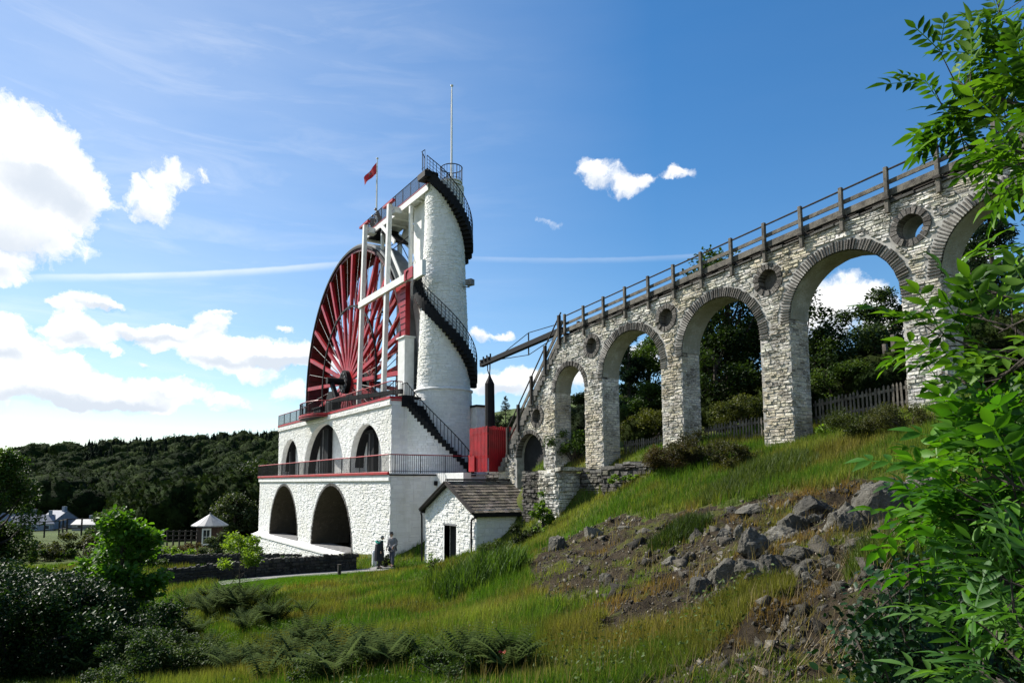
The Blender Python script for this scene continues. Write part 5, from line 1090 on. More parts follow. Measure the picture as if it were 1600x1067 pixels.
tr('dark broadleaf tree low in the middle arch',1120,520,672,34,2.3,9000,.15,D1,D2,group=GB,low=.1)
tr('sunlit tree low behind the second arch',1015,600,690,38,1.6,7000,.13,G1,G2,group=GB,low=.1)
RT=['thin dark bush at the right end of the ridge row','dark rounded ridge tree right of the pointed conifer','small dark ridge tree behind the hanging weight','dark ridge tree just left of the pointed conifer','broad dark ridge tree two left of the pointed conifer','dark ridge tree half hidden by the tower edge','x'][:6]
for x,yt,d,cr,nm in ((790,590,140,0,1),(762,600,135,2.6,0),(775,606,142,2.6,0),(748,604,132,2.4,0),(745,610,138,2.6,0),(818,606,140,1.6,0),(835,612,150,1.4,0)):
    b_=gnd(x,630,d)
    if nm: conifer('pointed conifer on the ridge beside the tower',b_,7.5,2.4,2500,(.008,.018,.012),(.02,.035,.02),group='ridge trees beside the tower')
    else: tree(RT.pop(),b_,(640-yt)/1086*d,cr,1800,.42,(.008,.018,.010),(.02,.035,.016),group='ridge trees beside the tower',nl=14)
ub=gnd(903,625,120); tree('umbrella shaped lone tree on the ridge inside the narrow arch',ub,4.4,2.6,3000,.34,(.008,.018,.010),(.02,.035,.016),low=.85,nl=18)
# ---- far woods: one joined mass
def ico(sub):
    bm=bmesh.new(); bmesh.ops.create_icosphere(bm,subdivisions=sub,radius=1); V=np.array([v.co[:] for v in bm.verts]); F_=np.array([[v.index for v in f.verts] for f in bm.faces]); bm.free(); return V,F_
ICV,ICF=ico(3)
def wood(name,N_,region,ca,cb,hh,leaf,per,kind='round'):
    """each crown: a lumpy canopy surface roughened by small leaf sprays"""
    x,y=region(N_*3); x,y=x[:N_],y[:N_]; z=hbase(x,y); Vs=[];Fs=[];Cs=[];off=0; tone=fbm(x,y,.03,4); Lp=[];Lc=[]
    for i in range(len(x)):
        h=rng.uniform(*hh); th=rng.uniform(0,6.28); c,s_=math.cos(th),math.sin(th); V=ICV.copy(); ph=rng.uniform(0,50,3)
        n1_=np.sin(V[:,0]*4.1+ph[0])*np.sin(V[:,1]*4.7+ph[1])*np.cos(V[:,2]*4.3+ph[2]); n2_=fbm(V[:,0]*2+ph[0]+V[:,2],V[:,1]*2+ph[1]-V[:,2],2.2,2,3)-.5
        if kind=='cone': t_=(V[:,2]+1)/2; V=V*np.stack([1.05-t_*.95]*2+[np.ones(len(V))],1)*[h*.34,h*.34,h*.56]*(1+.25*n2_+.12*n1_)[:,None]+[0,0,h*.55]
        else: V=V*(1+.28*n1_+.55*n2_)[:,None]*[h*.5,h*.5,h*.48]+[0,0,h*.5]
        w_=float(np.clip(tone[i]*1.4-.3+rng.uniform(-.3,.35),0,1)); col=(np.array(ca)*(1-w_)+np.array(cb)*w_)
        P=V+[x[i],y[i],z[i]]; cc=col*(1+.6*n2_[:,None]); Vs.append(P);Fs.append(ICF+off);Cs.append(np.clip(cc,0,1));off+=len(P)
        k=rng.choice(np.nonzero(V[:,2]>h*.25)[0],per); Lp.append(P[k]+(P[k]-np.array([x[i],y[i],z[i]+h*.5]))*rng.uniform(-.12,.16,(per,1))+rng.normal(0,leaf*.3,(per,3))); Lc.append(np.clip(cc[k]*rng.uniform(.7,1.5,(per,1)),0,1))
    Pq=np.concatenate(Lp); m_=len(Pq); R_=rot_rand(m_); sz=(leaf*rng.uniform(.5,1.2,m_))[:,None]; a_,b_=R_[:,:,0]*sz,R_[:,:,1]*sz*.7
    V=np.stack([Pq-a_*.5,Pq+b_*.5,Pq+a_*.6,Pq-b_*.4],1).reshape(-1,3); q_=np.arange(m_)[:,None]*4; F3=np.concatenate([q_+[0,1,2],q_+[0,2,3]]); C=np.repeat(np.concatenate(Lc),4,0)
    return npmesh(name,np.concatenate(Vs+[V]),np.concatenate(Fs+[F3+off]),np.concatenate(Cs+[C]),'canopy',smooth=False)
def band(x0,x1,d0,d1):
    def f(n):
        u=rng.uniform(x0,x1,n); d=np.exp(rng.uniform(math.log(d0),math.log(d1),n)); P=np.array([ray(a,755) for a in u]); P=P/ (P[:,0]*-math.sin(AL)+P[:,1]*math.cos(AL))[:,None]*d[:,None]; return P[:,0],P[:,1]
    return f
def band_pred(x0,x1,d0,d1,pred):
    def f(n):
        x,y=band(x0,x1,d0,d1)(n); k=pred(x,y); return x[k],y[k]
    return f
tag(wood('broadleaf_wood',1150,band(-200,560,170,470),(.011,.022,.007),(.045,.066,.019),(5,12),.85,330),'dense dark broadleaf wood covering the far hillside','wood',kind='stuff')
tag(wood('conifer_wood',420,band(130,560,370,500),(.005,.012,.008),(.014,.024,.014),(6,11),.8,120,'cone'),'dark conifer plantation along the far ridge','wood',kind='stuff')
tag(wood('valley_trees',85,band(210,420,84,150),(.018,.034,.010),(.05,.075,.02),(4,7.5),.55,1500),'mixed trees filling the valley behind the kiosk','trees',kind='stuff')
tag(wood('hill_scrub',260,band(745,1010,60,140),(.012,.022,.009),(.035,.045,.016),(1.5,2.6),.3,260),'low dark scrub over the hill behind the narrow arch','scrub',kind='stuff')
tag(wood('bank_scrub',330,band_pred(960,2300,20,48,lambda x,y:y>23.2),(.022,.040,.010),(.07,.09,.025),(.8,1.7),.13,1100),'mixed scrub and brambles on the bank behind the arches','scrub',kind='stuff')
# named trees on the left
tr('tall dark tree at the left edge with sunlit leaf ends',-14,688,858,40,2.4,22000,.17,(.010,.022,.008),(.06,.11,.02),nl=50,low=.15,trunk=.3)
tr('pale bushy willow beside the round kiosk',365,775,850,80,3.2,7000,.28,(.02,.035,.012),(.06,.08,.03),low=.15)
tr('dark round tree touching the left end of the wheelhouse',398,728,850,88,5.5,15000,.36,(.012,.024,.008),(.04,.065,.018),low=.12)
tr('rounded light green tree behind the maple sapling',168,788,850,85,2.6,9000,.24,G1,G2,low=.1)
# ---- shrubs
def shrub(lab,base,rx,h,n,size,ca,cb,m='leaf',name='shrub',nb=9,aspect=.8,group=None,cat='shrub',stems=14,up=.4):
    base=np.array(base,float); e=empty(name,lab,cat,tuple(base),group=group); C_=[];R_=[]; q=MB()
    for k in range(nb*3):
        a=rng.uniform(0,6.28); rr=rx*math.sqrt(rng.random())*.85; hh=h*rng.uniform(.1,.85)*(1-.4*(rr/rx)**2); C_.append(base+[rr*math.cos(a),rr*math.sin(a),hh]); R_.append(min(rx,h)*rng.uniform(.16,.34))
    for k in range(min(stems,len(C_))): q.tube([base+[rng.uniform(-.1,.1),rng.uniform(-.1,.1),-.1],(base+C_[k])/2+[0,0,.1*h],C_[k]],[.02*h+.004,.012*h+.003,.004],5)
    B(q,'stems','bark',e); foliage('foliage',e,C_,R_,n,size,ca,cb,m,aspect,up,.5,.1); return e
def sh(lab,x,yb,d,*a,**k): return shrub(lab,gnd(x,yb,d),*a,**k)
sh('huge dark glossy laurel like bush filling the lower left corner',20,1000,14.5,2.5,2.8,80000,.075,(.006,.016,.006),(.022,.05,.010),'leaf_gloss',nb=16)
sh('dark bush behind the left corner bush near the sapling',110,960,19,2.0,2.1,34000,.075,(.006,.016,.006),(.03,.06,.012),'leaf_gloss',nb=14)
sh('dark evergreen shrub filling the gap left of the shaded shrub',135,1015,15.5,1.7,1.6,24000,.06,(.007,.018,.006),(.03,.06,.014),nb=14)
sh('low dark shrub in front of the sapling on the lower left',235,1030,13.5,1.3,1.0,16000,.05,(.010,.022,.007),(.04,.075,.018),nb=12)
sh('deep shaded shrub under the maple sapling',205,985,17.5,1.5,1.7,12000,.09,D1,(.03,.07,.012))
tr('maple sapling with bright green leaves in front of the garden',188,792,960,17.5,1.0,5200,.15,(.03,.08,.010),(.09,.19,.02),name='sapling',nl=34,trunk=.05,low=.35,m='bright')
tr('thin yellow green sapling on a bare stem in front of the dark wall',374,828,925,27,.85,1900,.11,(.08,.14,.01),(.18,.26,.03),name='sapling',nl=14,trunk=.025,low=.62,m='bright')
sh('grey leaved garden shrub below the round kiosk',340,868,47,1.3,2.3,6000,.12,(.03,.045,.02),(.09,.12,.06))
sh('yellow green shrub beside the left end of the wheelhouse',388,868,46,1.2,1.8,5000,.14,Y1,Y2,'bright')
sh('rusty brown garden shrub left of the kiosk',290,862,52,2.2,1.1,5000,.12,(.04,.03,.012),(.10,.075,.03))
sh('low lime green shrub behind the garden wall',262,872,46,2.0,1.0,5000,.13,Y1,Y2,'bright')
sh('brown green hedge at the edge of the field',130,858,52,4.0,2.1,9000,.16,(.03,.035,.010),(.07,.08,.02))
sh('dark low hedge left of the brown green hedge',60,868,50,4.0,1.0,7000,.15,D1,G2)
sh('dense garden bushes behind the maple sapling',215,882,42,2.2,1.3,8000,.11,G1,G2)
sh('small plant sprouting against the white plinth',442,872,42,.9,.7,1800,.08,G1,G2)
sh('overgrown elder bush by the whitewashed pillar',848,805,27.5,.5,2.0,1900,.10,(.05,.10,.012),(.12,.19,.03),'bright',stems=4)
sh('lime green sprig growing at the hut doorway',675,882,31,.35,.9,500,.07,Y1,Y2,'bright')
shrub('low dark clipped mound between the two walkers',(BUSH_AT[0],BUSH_AT[1],float(H(BUSH_AT[0],BUSH_AT[1]))),.35,.95,1500,.06,(.008,.014,.006),(.02,.03,.012)); bpy.data.objects.remove(sb_)
sh('dark gorse bush below the middle pier',1085,745,24,1.3,1.4,9000,.06,(.02,.024,.010),(.06,.055,.022))
sh('brown heathery bush in front of the second pier',1045,755,24.5,1.2,1.1,8000,.06,(.03,.026,.012),(.085,.065,.03))
sh('brown and green gorse left of the tall grass',1140,735,22,1.3,.9,7000,.06,(.02,.026,.010),(.06,.06,.022))
sh('mixed green scrub under the tall open arch',1345,690,18.5,1.1,1.1,8000,.05,(.02,.032,.010),(.06,.075,.022))
sh('rough scrub at the foot of the fourth pier',1420,690,17,1.0,.9,8000,.045,(.03,.035,.012),(.07,.075,.03))
sh('small bright green bush on the wall under the tall arch',1293,672,21,.35,.45,1400,.06,Y1,Y2,'bright')
sh('leafy weeds on the terrace by the red fence',778,738,30,.9,.7,2500,.08,G1,(.08,.11,.03))
sh('green creeping plant on top of the bank wall',985,722,26,1.2,.35,3000,.06,Y1,Y2,'bright')
sh('dark ivy mound behind the narrow arch',895,700,33,1.5,1.7,5000,.10,G1,G2)
sh('mossy green hedge bank seen through the second arch',1010,685,36,2.6,1.9,9000,.09,(.04,.05,.012),(.10,.11,.025))
sh('bushy bracken mound behind the tall open arch',1315,625,25.5,1.5,2.0,9000,.09,(.025,.05,.012),(.07,.11,.025))
sh('round green shrub under the large dark tree',1165,655,29,1.5,1.5,8000,.09,(.03,.045,.012),(.08,.09,.025))
# ---- ferns and blade clumps
def fern_mesh(L,nf,ca,cb,name='fern'):
    Vs=[];Fs=[];Cs=[];o=0
    for f in range(nf):
        a=rng.uniform(0,6.28); lean=rng.uniform(.5,1.1); n=15; l=L*rng.uniform(.7,1.1); d=np.array([math.cos(a),math.sin(a),0]); s=np.array([-d[1],d[0],0]); w=rng.uniform(0,1); c=np.array(ca)*(1-w)+np.array(cb)*w
        for k in range(1,n):
            t_=k/n; p=d*l*lean*(t_**1.3)*.8+np.array([0,0,1])*l*(1.25*t_-.68*lean*t_*t_); pw=l*.24*math.sin(math.pi*min(1,t_*.9+.12))**.8
            for sg in(-1,1):
                tip=p+s*sg*pw+d*pw*.35+np.array([0,0,-.18*pw]); b0=p; b1=p+d*l/n*.95*.8; Vs+=[b0,tip,b1]; Fs.append((o,o+1,o+2)); o+=3; Cs+=[c*.9,c*1.1,c]
    return np.array(Vs),np.array(Fs),np.array(Cs)
def fern(lab,base,L,nf,ca,cb,group,n=3,sp=.35):
    Vs=[];Fs=[];Cs=[];o=0
    for k in range(n):
        V,F_,C=fern_mesh(L*rng.uniform(.75,1.1),nf,ca,cb); p=np.array(base)+[rng.normal(0,sp),rng.normal(0,sp),0]; p[2]=float(H(p[0],p[1])); Vs.append(V+p);Fs.append(F_+o);Cs.append(C);o+=len(V)
    ob=npmesh('fern',np.concatenate(Vs),np.concatenate(Fs),np.concatenate(Cs),'grass'); tag(ob,lab,'fern',group); return ob
FG='ferns along the lower slope'
for i,(x,y,n,L,lab) in enumerate([(60,1040,5,.85,'feathery fern clump in the very bottom left corner'),(150,1050,5,.8,'fern clump right of the corner ferns'),(340,1055,6,.75,'pale fern clump at the bottom edge left of centre'),(430,1035,5,.75,'dark fern clump at the bottom below the blade clump'),(500,1050,5,.7,'fern clump second from the bottom centre'),(610,1055,6,.65,'fern clump at the bottom centre'),(760,1058,5,.6,'spiky fern clump right of the bottom centre'),(330,950,7,1.0,'tall fern clump on the left brow of the slope'),(390,955,7,1.0,'dark fern clump just below the bright lawn'),(430,975,5,.8,'smaller ferns under the dark brow clump'),(250,1010,5,.9,'fern clump beside the shaded shrub'),(1490,1000,4,.45,'fern among the holly stems')]):
    b_=hit(x,y); fern(lab,b_,L*1.15,22,(.022,.042,.010),(.085,.12,.028),FG,n+3,.3 if x>550 else .55)
def blades(name,pts,h,w,cols,m='grass',lean=.5,seg=2):
    """pts (n,3) roots; tapered bent blades"""
    n=len(pts); a=rng.uniform(0,6.28,n); d=np.stack([np.cos(a),np.sin(a),np.zeros(n)],-1); s=np.stack([-d[:,1],d[:,0],np.zeros(n)],-1); le=(rng.uniform(.1,1,n)*lean)[:,None]*h[:,None]; z=np.array([0,0,1.])
    ss=rng.uniform(-1,1,n)[:,None]*.2
    w=w[:,None]; h=h[:,None]
    A=pts-s*w; B_=pts+s*w; m1=pts+d*le*.35+z*h*.6; Cc=m1-s*w*.75; D_=m1+s*w*.75; T=pts+d*le+z*h
    if seg==1: V=np.stack([A,B_,T],1).reshape(-1,3); F_=np.arange(n*3).reshape(-1,3); C=np.repeat(cols,3,0)
    else:
        V=np.stack([A,B_,Cc,D_,T],1).reshape(-1,3); k=np.arange(n)[:,None]*5; F_=np.concatenate([k+[0,1,3],k+[0,3,2],k+[2,3,4]]); C=np.repeat(cols,5,0)
    return npmesh(name,V,F_,C,m)
def bladeclump(lab,x,y,rx,n,h,w,ca,cb,d=None,name='blade_clump',cat='plant',group=None,m='leaf'):
    b_=hit(x,y) if d is None else gnd(x,y,d); r=rx*np.sqrt(rng.random(n)); a=rng.uniform(0,6.28,n); px=b_[0]+r*np.cos(a); py=b_[1]+r*np.sin(a); P=np.stack([px,py,H(px,py)],-1)
    o=blades(name,P,rng.uniform(.5,1,n)*h*(1-.45*(r/rx)**2),np.full(n,w)*rng.uniform(.6,1.2,n),colmix(n,ca,cb),m,.7,2); tag(o,lab,cat,group); return o
bladeclump('large clump of arching sword shaped leaves on the grass below the hut',752,925,1.35,1500,1.15,.020,(.02,.045,.010),(.09,.16,.025),d=20.5)
bladeclump('yellow green sword leaves at the left end of the big clump',700,900,.8,300,1.0,.022,(.06,.10,.015),(.14,.2,.03),d=22)
bladeclump('tussock of long green grass on the crest below the viaduct',1180,755,1.5,5000,.6,.010,(.04,.07,.015),(.10,.13,.03),d=18,name='grass_tussock',cat='grass')
bladeclump('dark drooping grass tussock on the left of the bare bank',1062,815,.7,2500,.55,.009,(.02,.04,.010),(.06,.09,.02),d=15.5,name='grass_tussock',cat='grass')
bladeclump('pale grass tuft beside the holly on the right',1395,890,.45,1800,.5,.006,(.05,.085,.015),(.12,.16,.03),d=7.5,name='grass_tussock',cat='grass')
# ---- meadow grass
def field(N_,dmin,dmax,x0,x1,wmul,hmul,seg):
    u=rng.uniform(x0,x1,N_); d=np.exp(rng.uniform(math.log(dmin),math.log(dmax),N_)); P=np.array([ray(a,755.) for a in (x0,x1)]); q=lambda c:(P[0][c]+(P[1][c]-P[0][c])*(u-x0)/(x1-x0))
    X=q(0);Y=q(1); s=d/(X*-math.sin(AL)+Y*math.cos(AL)); return X*s,Y*s,d
x,y,d=field(760000,4.5,45,-60,1560,1,1,1); x2,y2,d2=field(230000,2.2,42,1560,2700,1,1,1); x3,y3,d3=field(90000,6,45,-700,-60,1,1,1); x4,y4,d4=field(50000,2.2,5,300,1560,1,1,1)
x,y,d=np.r_[x,x2,x3,x4],np.r_[y,y2,y3,y4],np.r_[d,d2,d3,d4]
jx=x+(vn(x,y,1.3,3)-.5)*1.1; jy=y+(vn(x,y,1.3,8)-.5)*1.1; dm=dirtmask(jx,jy); sparse=fbm(x,y,1.1,11)
keepm=(~inpoly(x,y,PATH))&(~inpoly(x,y,LAWN))&(~inpoly(x,y,[(-67,15.5),(-36.2,15.5),(-36.2,23.5),(-67,23.5)]))&(~inpoly(x,y,[(-33.1,16.4),(-27.5,16.4),(-27.5,19.8),(-33.1,19.8)]))
keepm&=np.where(dm,(sparse>.60)&(rng.random(len(x))<.45),(rng.random(len(x))<np.clip(sparse*2.2,.35,1)))
keepm&=~((y>19.9)&(x<-30)&(x>-66)); keepm&=(y<22.5)|(d<30)
x,y,d,dm=x[keepm],y[keepm],d[keepm],dm[keepm]; n=len(x); tone=fbm(x,y,.35,21)*.6+fbm(x,y,1.7,31)*.4+rng.normal(0,.07,n); tall=fbm(x,y,.6,41)
rust=fbm(x,y,.5,51)
cg=np.array([(.050,.105,.012)]); cy=np.array([(.14,.155,.035)]); cb=np.array([(.15,.09,.035)])
w1=np.clip((tone-.42)/.25,0,1)[:,None]; cols=cg*(1-w1)+cy*w1; w2=np.clip((rust-.54)/.1,0,1)[:,None]*(.42+.5*dm[:,None]); cols=(cols*(1-w2)+cb*w2)*rng.uniform(.7,1.6,(n,1))*1.2*(.55+.75*fbm(x,y,.8,91))[:,None]
hh=rng.uniform(.08,.26,n)*(.5+tall)*np.clip(d/9,.55,1.25)*np.where(dm,.6,1); ww=.0022+.00042*d
tag(blades('meadow_grass',np.stack([x,y,H(x,y)-.02],-1),hh,ww,np.clip(cols,0,1),'grass',.65,1),'long rough meadow grass covering the slope','grass',kind='stuff')
# lawn
L_=np.array(LAWN); n=60000; x=rng.uniform(L_[:,0].min(),L_[:,0].max(),n); y=rng.uniform(L_[:,1].min(),L_[:,1].max(),n); k=inpoly(x,y,LAWN); x,y=x[k],y[k]; n=len(x)
tag(blades('lawn_grass',np.stack([x,y,H(x,y)],-1),np.full(n,.06),np.full(n,.012),colmix(n,(.07,.15,.012),(.11,.21,.02)),'grass',.5,1),'bright mown lawn strip beside the path','lawn',kind='stuff')
# weeds (broad low leaves) through the near slope
x,y,d=field(26000,5,34,150,1250,1,1,1); k=(fbm(x,y,.8,61)>.55)&~dirtmask(x,y)&~inpoly(x,y,PATH)&~inpoly(x,y,LAWN)&(y<16); x,y=x[k],y[k]; V,F_,C=leaves(np.stack([x,y,H(x,y)+rng.uniform(.03,.2,len(x))],-1),.045,colmix(len(x),G1,(.09,.14,.03)),.8,.5)
tag(npmesh('meadow_weeds',V,F_,C,'leaf'),'scattered broad leaved weeds in the meadow grass','weeds',kind='stuff')
x,y,d=field(11000,6,32,100,1400,1,1,1); k=(fbm(x,y,.7,131)>.5)&~inpoly(x,y,PATH)&~inpoly(x,y,LAWN)&(y<19)&(x>-33); x,y,d=x[k],y[k],d[k]; n=len(x)
tag(blades('seeding_stems',np.stack([x,y,H(x,y)],-1),rng.uniform(.18,.38,n),.0012+.0002*d,colmix(n,(.16,.12,.05),(.30,.24,.12)),'grass',.5,2),'dry seeding grass stems standing above the meadow','grass',kind='stuff')
sh('low rounded bramble mound at the bottom left beside the ferns',130,1050,11,1.0,.75,9000,.045,(.018,.035,.010),(.05,.085,.02))
sh('small rounded shrub mound below the brow ferns',300,1010,14,1.1,.9,9000,.05,(.018,.035,.010),(.06,.095,.022))
sh('low shrub mound at the bottom between two fern clumps',520,1045,9.5,.7,.5,7000,.035,(.02,.04,.010),(.07,.11,.025))
sh('dark low mound right of the bottom ferns',700,1052,8.5,.6,.42,7000,.03,(.018,.035,.010),(.06,.10,.022))
sh('dark bush under the side wall of the hut',822,845,28.5,.8,.9,3500,.08,(.012,.022,.008),(.035,.05,.015))
# ---- rocks
def rock(lab,x,y,w,h,seed,name='boulder',group='boulders on the bare bank',d=None,flat=1.0,depth=1.0,tone=1.0):
    b_=hitb(x,y) if d is None else gnd(x,y,d); b_[2]=float(H(b_[0],b_[1])); dd=-b_[0]*math.sin(AL)+b_[1]*math.cos(AL); s=dd/1086
    r=random.Random(seed); bm=bmesh.new(); bmesh.ops.create_icosphere(bm,subdivisions=4,radius=1)
    pl=[(Vector((r.gauss(0,1),r.gauss(0,1),r.gauss(.2,1))).normalized(),r.uniform(.45,.85)) for _ in range(16)]
    for v in bm.verts:
        c=v.co.copy()
        for n_,o in pl:
            e=c.dot(n_)-o
            if e>0: c-=n_*e*.92
        k=float(fbm(c.x*3+seed,c.y*3+c.z*2,1.5,seed%7)-.5)*.20+float(fbm(c.z*6+seed,c.x*5,2.5,1)-.5)*.07; c*=1+k-abs(float(fbm(c.x*4+seed*2,c.y*4-c.z*3,1.2,3,3))-.5)*.42; v.co=c
    R3=Matrix.Rotation(AL+r.uniform(-.3,.3),3,'Z')@Matrix.Rotation(r.uniform(-.25,.25),3,'Y')
    for v in bm.verts: c=R3@Vector((v.co.x*w*s*.62,v.co.y*w*s*.5*depth,v.co.z*h*s*.72)); v.co=Vector(b_)+c+Vector((0,0,h*s*.14))
    me=bpy.data.meshes.new(name); bm.to_mesh(me); bm.free(); me.materials.append(M['rock']); ca=me.color_attributes.new('Col','FLOAT_COLOR','POINT'); n=len(me.vertices); ca.data.foreach_set('color',np.tile((tone,tone,tone*.97,1),n).astype(np.float32))
    o=link(bpy.data.objects.new(name,me)); tag(o,lab,'boulder',group); return o
for i,(x,y,w,h,tone,lab) in enumerate([(872,858,32,34,.9,'pale split boulder at the left end of the bare bank'),(926,838,26,22,1.5,'small white topped rock on the upper left of the bank'),(978,828,22,12,1.1,'flat stone right of the small white topped rock'),(1006,826,22,10,1.2,'second flat stone near the top left of the bank'),
 (1228,836,58,34,1.25,'broad pale flat topped boulder in the middle of the right bank'),(1272,800,66,42,.55,'large dark overhanging boulder near the grass crest'),(1322,826,52,46,1.0,'fissured grey outcrop left of the largest boulder'),(1362,775,40,30,1.1,'pale upper block of the largest outcrop'),(1385,815,92,80,.95,'largest grey boulder with a black shadowed face beside the leaves'),
 (1175,885,30,44,.9,'upright grey rock slab in the middle of the bank'),(1205,905,44,46,.7,'jagged dark rock group below the flat topped boulder'),(1130,915,46,40,1.0,'speckled pale rock in the centre of the bank'),(1095,930,34,34,.7,'dark rock left of the speckled pale rock'),(1258,912,26,22,1.1,'small pale angular rock right of the jagged group'),(1280,865,34,22,.8,'low grey rock under the fissured outcrop'),(1050,880,26,14,1.1,'thin flat stone half way down the bank'),(948,908,18,22,1.2,'pinkish standing stone on the lower left of the bank'),(1330,870,30,16,1.1,'flat pale stone below the largest boulder'),(1155,838,16,20,1.2,'little upright stone above the slab'),(1090,840,28,24,.5,'small dark stone pair in the upper middle of the bank'),
 (1445,765,44,34,1.3,'pale rock peeping between the leaves at the right'),(830,785+60,16,12,1.3,'small pale stone in the grass by the hut'),(780,858,14,10,1.3,'white stone on the brow right of the hut'),(1185,925,30,26,.8,'blocky rock at the foot of the jagged group'),(1300,900,22,18,.9,'small rock on the right lower bank'),(1235,880,22,26,.75,'narrow grey rock beneath the flat topped boulder')]):
    rock(lab,x,y,w*1.12,h*1.15,i*13+5,tone=tone*.82)
rr_=random.Random(99)
for i in range(46):
    x=rr_.uniform(1130,1440); y=rr_.uniform(800,925) if x<1330 else rr_.uniform(770,860); s_=rr_.uniform(14,46)
    rock('dark angular rock embedded among others in the rough outcrop of the bank',x,y,s_*rr_.uniform(.9,1.4),s_*rr_.uniform(.5,1.0),700+i*7,group='embedded outcrop rocks',tone=rr_.uniform(.45,.95))
def scatter(name,N_,pred,size,cmin,cmax,lab,x0=820,x1=1480,d0=4.5,d1=26):
    x,y,d=field(N_,d0,d1,x0,x1,1,1,1); k=pred(x,y); x,y,d=x[k],y[k],d[k]; n=len(x); P=np.stack([x,y,H(x,y)],-1); R=rot_rand(n); sz=size*rng.lognormal(0,.55,n)*(d/12)**.5
    base=np.array([(1,0,-.3),(-.5,.85,-.3),(-.5,-.85,-.3),(.3,.2,.8),(-.4,-.1,.55)])*[1,.75,.7]; V=P[:,None]+np.einsum('nij,kj->nki',R,base)*sz[:,None,None]
    F_=np.array([(0,1,3),(1,4,3),(1,2,4),(2,0,4),(0,3,4),(0,2,1)]); F_=(np.arange(n)[:,None,None]*5+F_[None]).reshape(-1,3); g=np.clip(rng.lognormal(math.log((cmin+cmax)*.38),.65,n),.1,3.2)
    C=np.repeat(np.stack([g,g*.97,g*.92],-1),5,0); o=npmesh(name,V.reshape(-1,3),F_,C,'rock'); tag(o,lab,'stones',kind='stuff'); return o
scatter('gravel',42000,lambda x,y:dirtmask(x,y),.018,.3,1.35,'loose gravel and slate chips on the bare bank')
scatter('loose_stones',4200,lambda x,y:dirtmask(x,y)&(fbm(x,y,1.5,77)>.48),.065,.35,1.1,'loose broken stones strewn on the bare bank')
# dry stalks and twigs
x,y,d=field(4500,5,22,820,1450,1,1,1); k=dirtmask(x,y); x,y=x[k],y[k]; n=len(x)
tag(blades('dry_stalks',np.stack([x,y,H(x,y)],-1),rng.uniform(.08,.35,n),np.full(n,.004),colmix(n,(.12,.09,.05),(.25,.20,.12)),'grass',1.6,1),'dry straw coloured stalks on the bare bank','stalks',kind='stuff')
# ================================================================ FOREGROUND LEAVES
def compound(L,nl,name,wide=.30,droop=.25,seg=4):
    """pinnate leaf along +Y, leaflets folded along the midrib"""
    V=[];F_=[];
    def leaflet(p,d,up,l,wd):
        s=np.cross(d,up); s/=np.linalg.norm(s); o=len(V); prof=[0,.75,1,.62,0]; 
        for k in range(seg+1):
            t_=k/seg; c=p+d*l*t_-up*l*droop*t_*t_; ww=wd*l*prof[k]
            if k in(0,seg): V.append(c)
            else: V.extend([c-s*ww+up*ww*.35,c,c+s*ww+up*ww*.35])
        F_.extend([(o,o+2,o+1),(o,o+3,o+2)])
        for k in range(seg-2):
            a=o+1+k*3; F_.extend([(a,a+1,a+4,a+3),(a+1,a+2,a+5,a+4)])
        a=o+1+(seg-2)*3; F_.extend([(a,a+1,a+3),(a+1,a+2,a+3)])
    up=np.array([0,0,1.])
    r=lambda t_:np.array([0,L*t_,-.22*L*t_*t_])
    for k in range(nl):
        t_=.28+.62*k/max(nl-1,1)
        for sg in(-1,1):
            a=rad(rng.uniform(48,66)); d=np.array([sg*math.sin(a),math.cos(a),rng.uniform(-.15,.1)]); leaflet(r(t_),d/np.linalg.norm(d),up,L*rng.uniform(.38,.46)*(1-.12*abs(t_-.55)),wide*.5)
    leaflet(r(.97),np.array([0,.95,-.3]),up,L*.46,wide*.5)
    for k in range(4):
        a_,b_=r(k/4),r((k+1)/4); o=len(V); w_=.006*L+.0015; V.extend([a_+[-w_,0,-.001],a_+[w_,0,-.001],b_+[w_,0,-.001],b_+[-w_,0,-.001]]); F_.append((o,o+1,o+2,o+3))
    return np.array(V),F_
def leafobj(V,F_,col,name,m):
    me=bpy.data.meshes.new(name); me.from_pydata([tuple(v) for v in V],[],F_); me.materials.append(M[m]); ca=me.color_attributes.new('Col','FLOAT_COLOR','POINT'); ca.data.foreach_set('color',np.tile((*col,1),len(V)).astype(np.float32)); me.shade_smooth(); return me
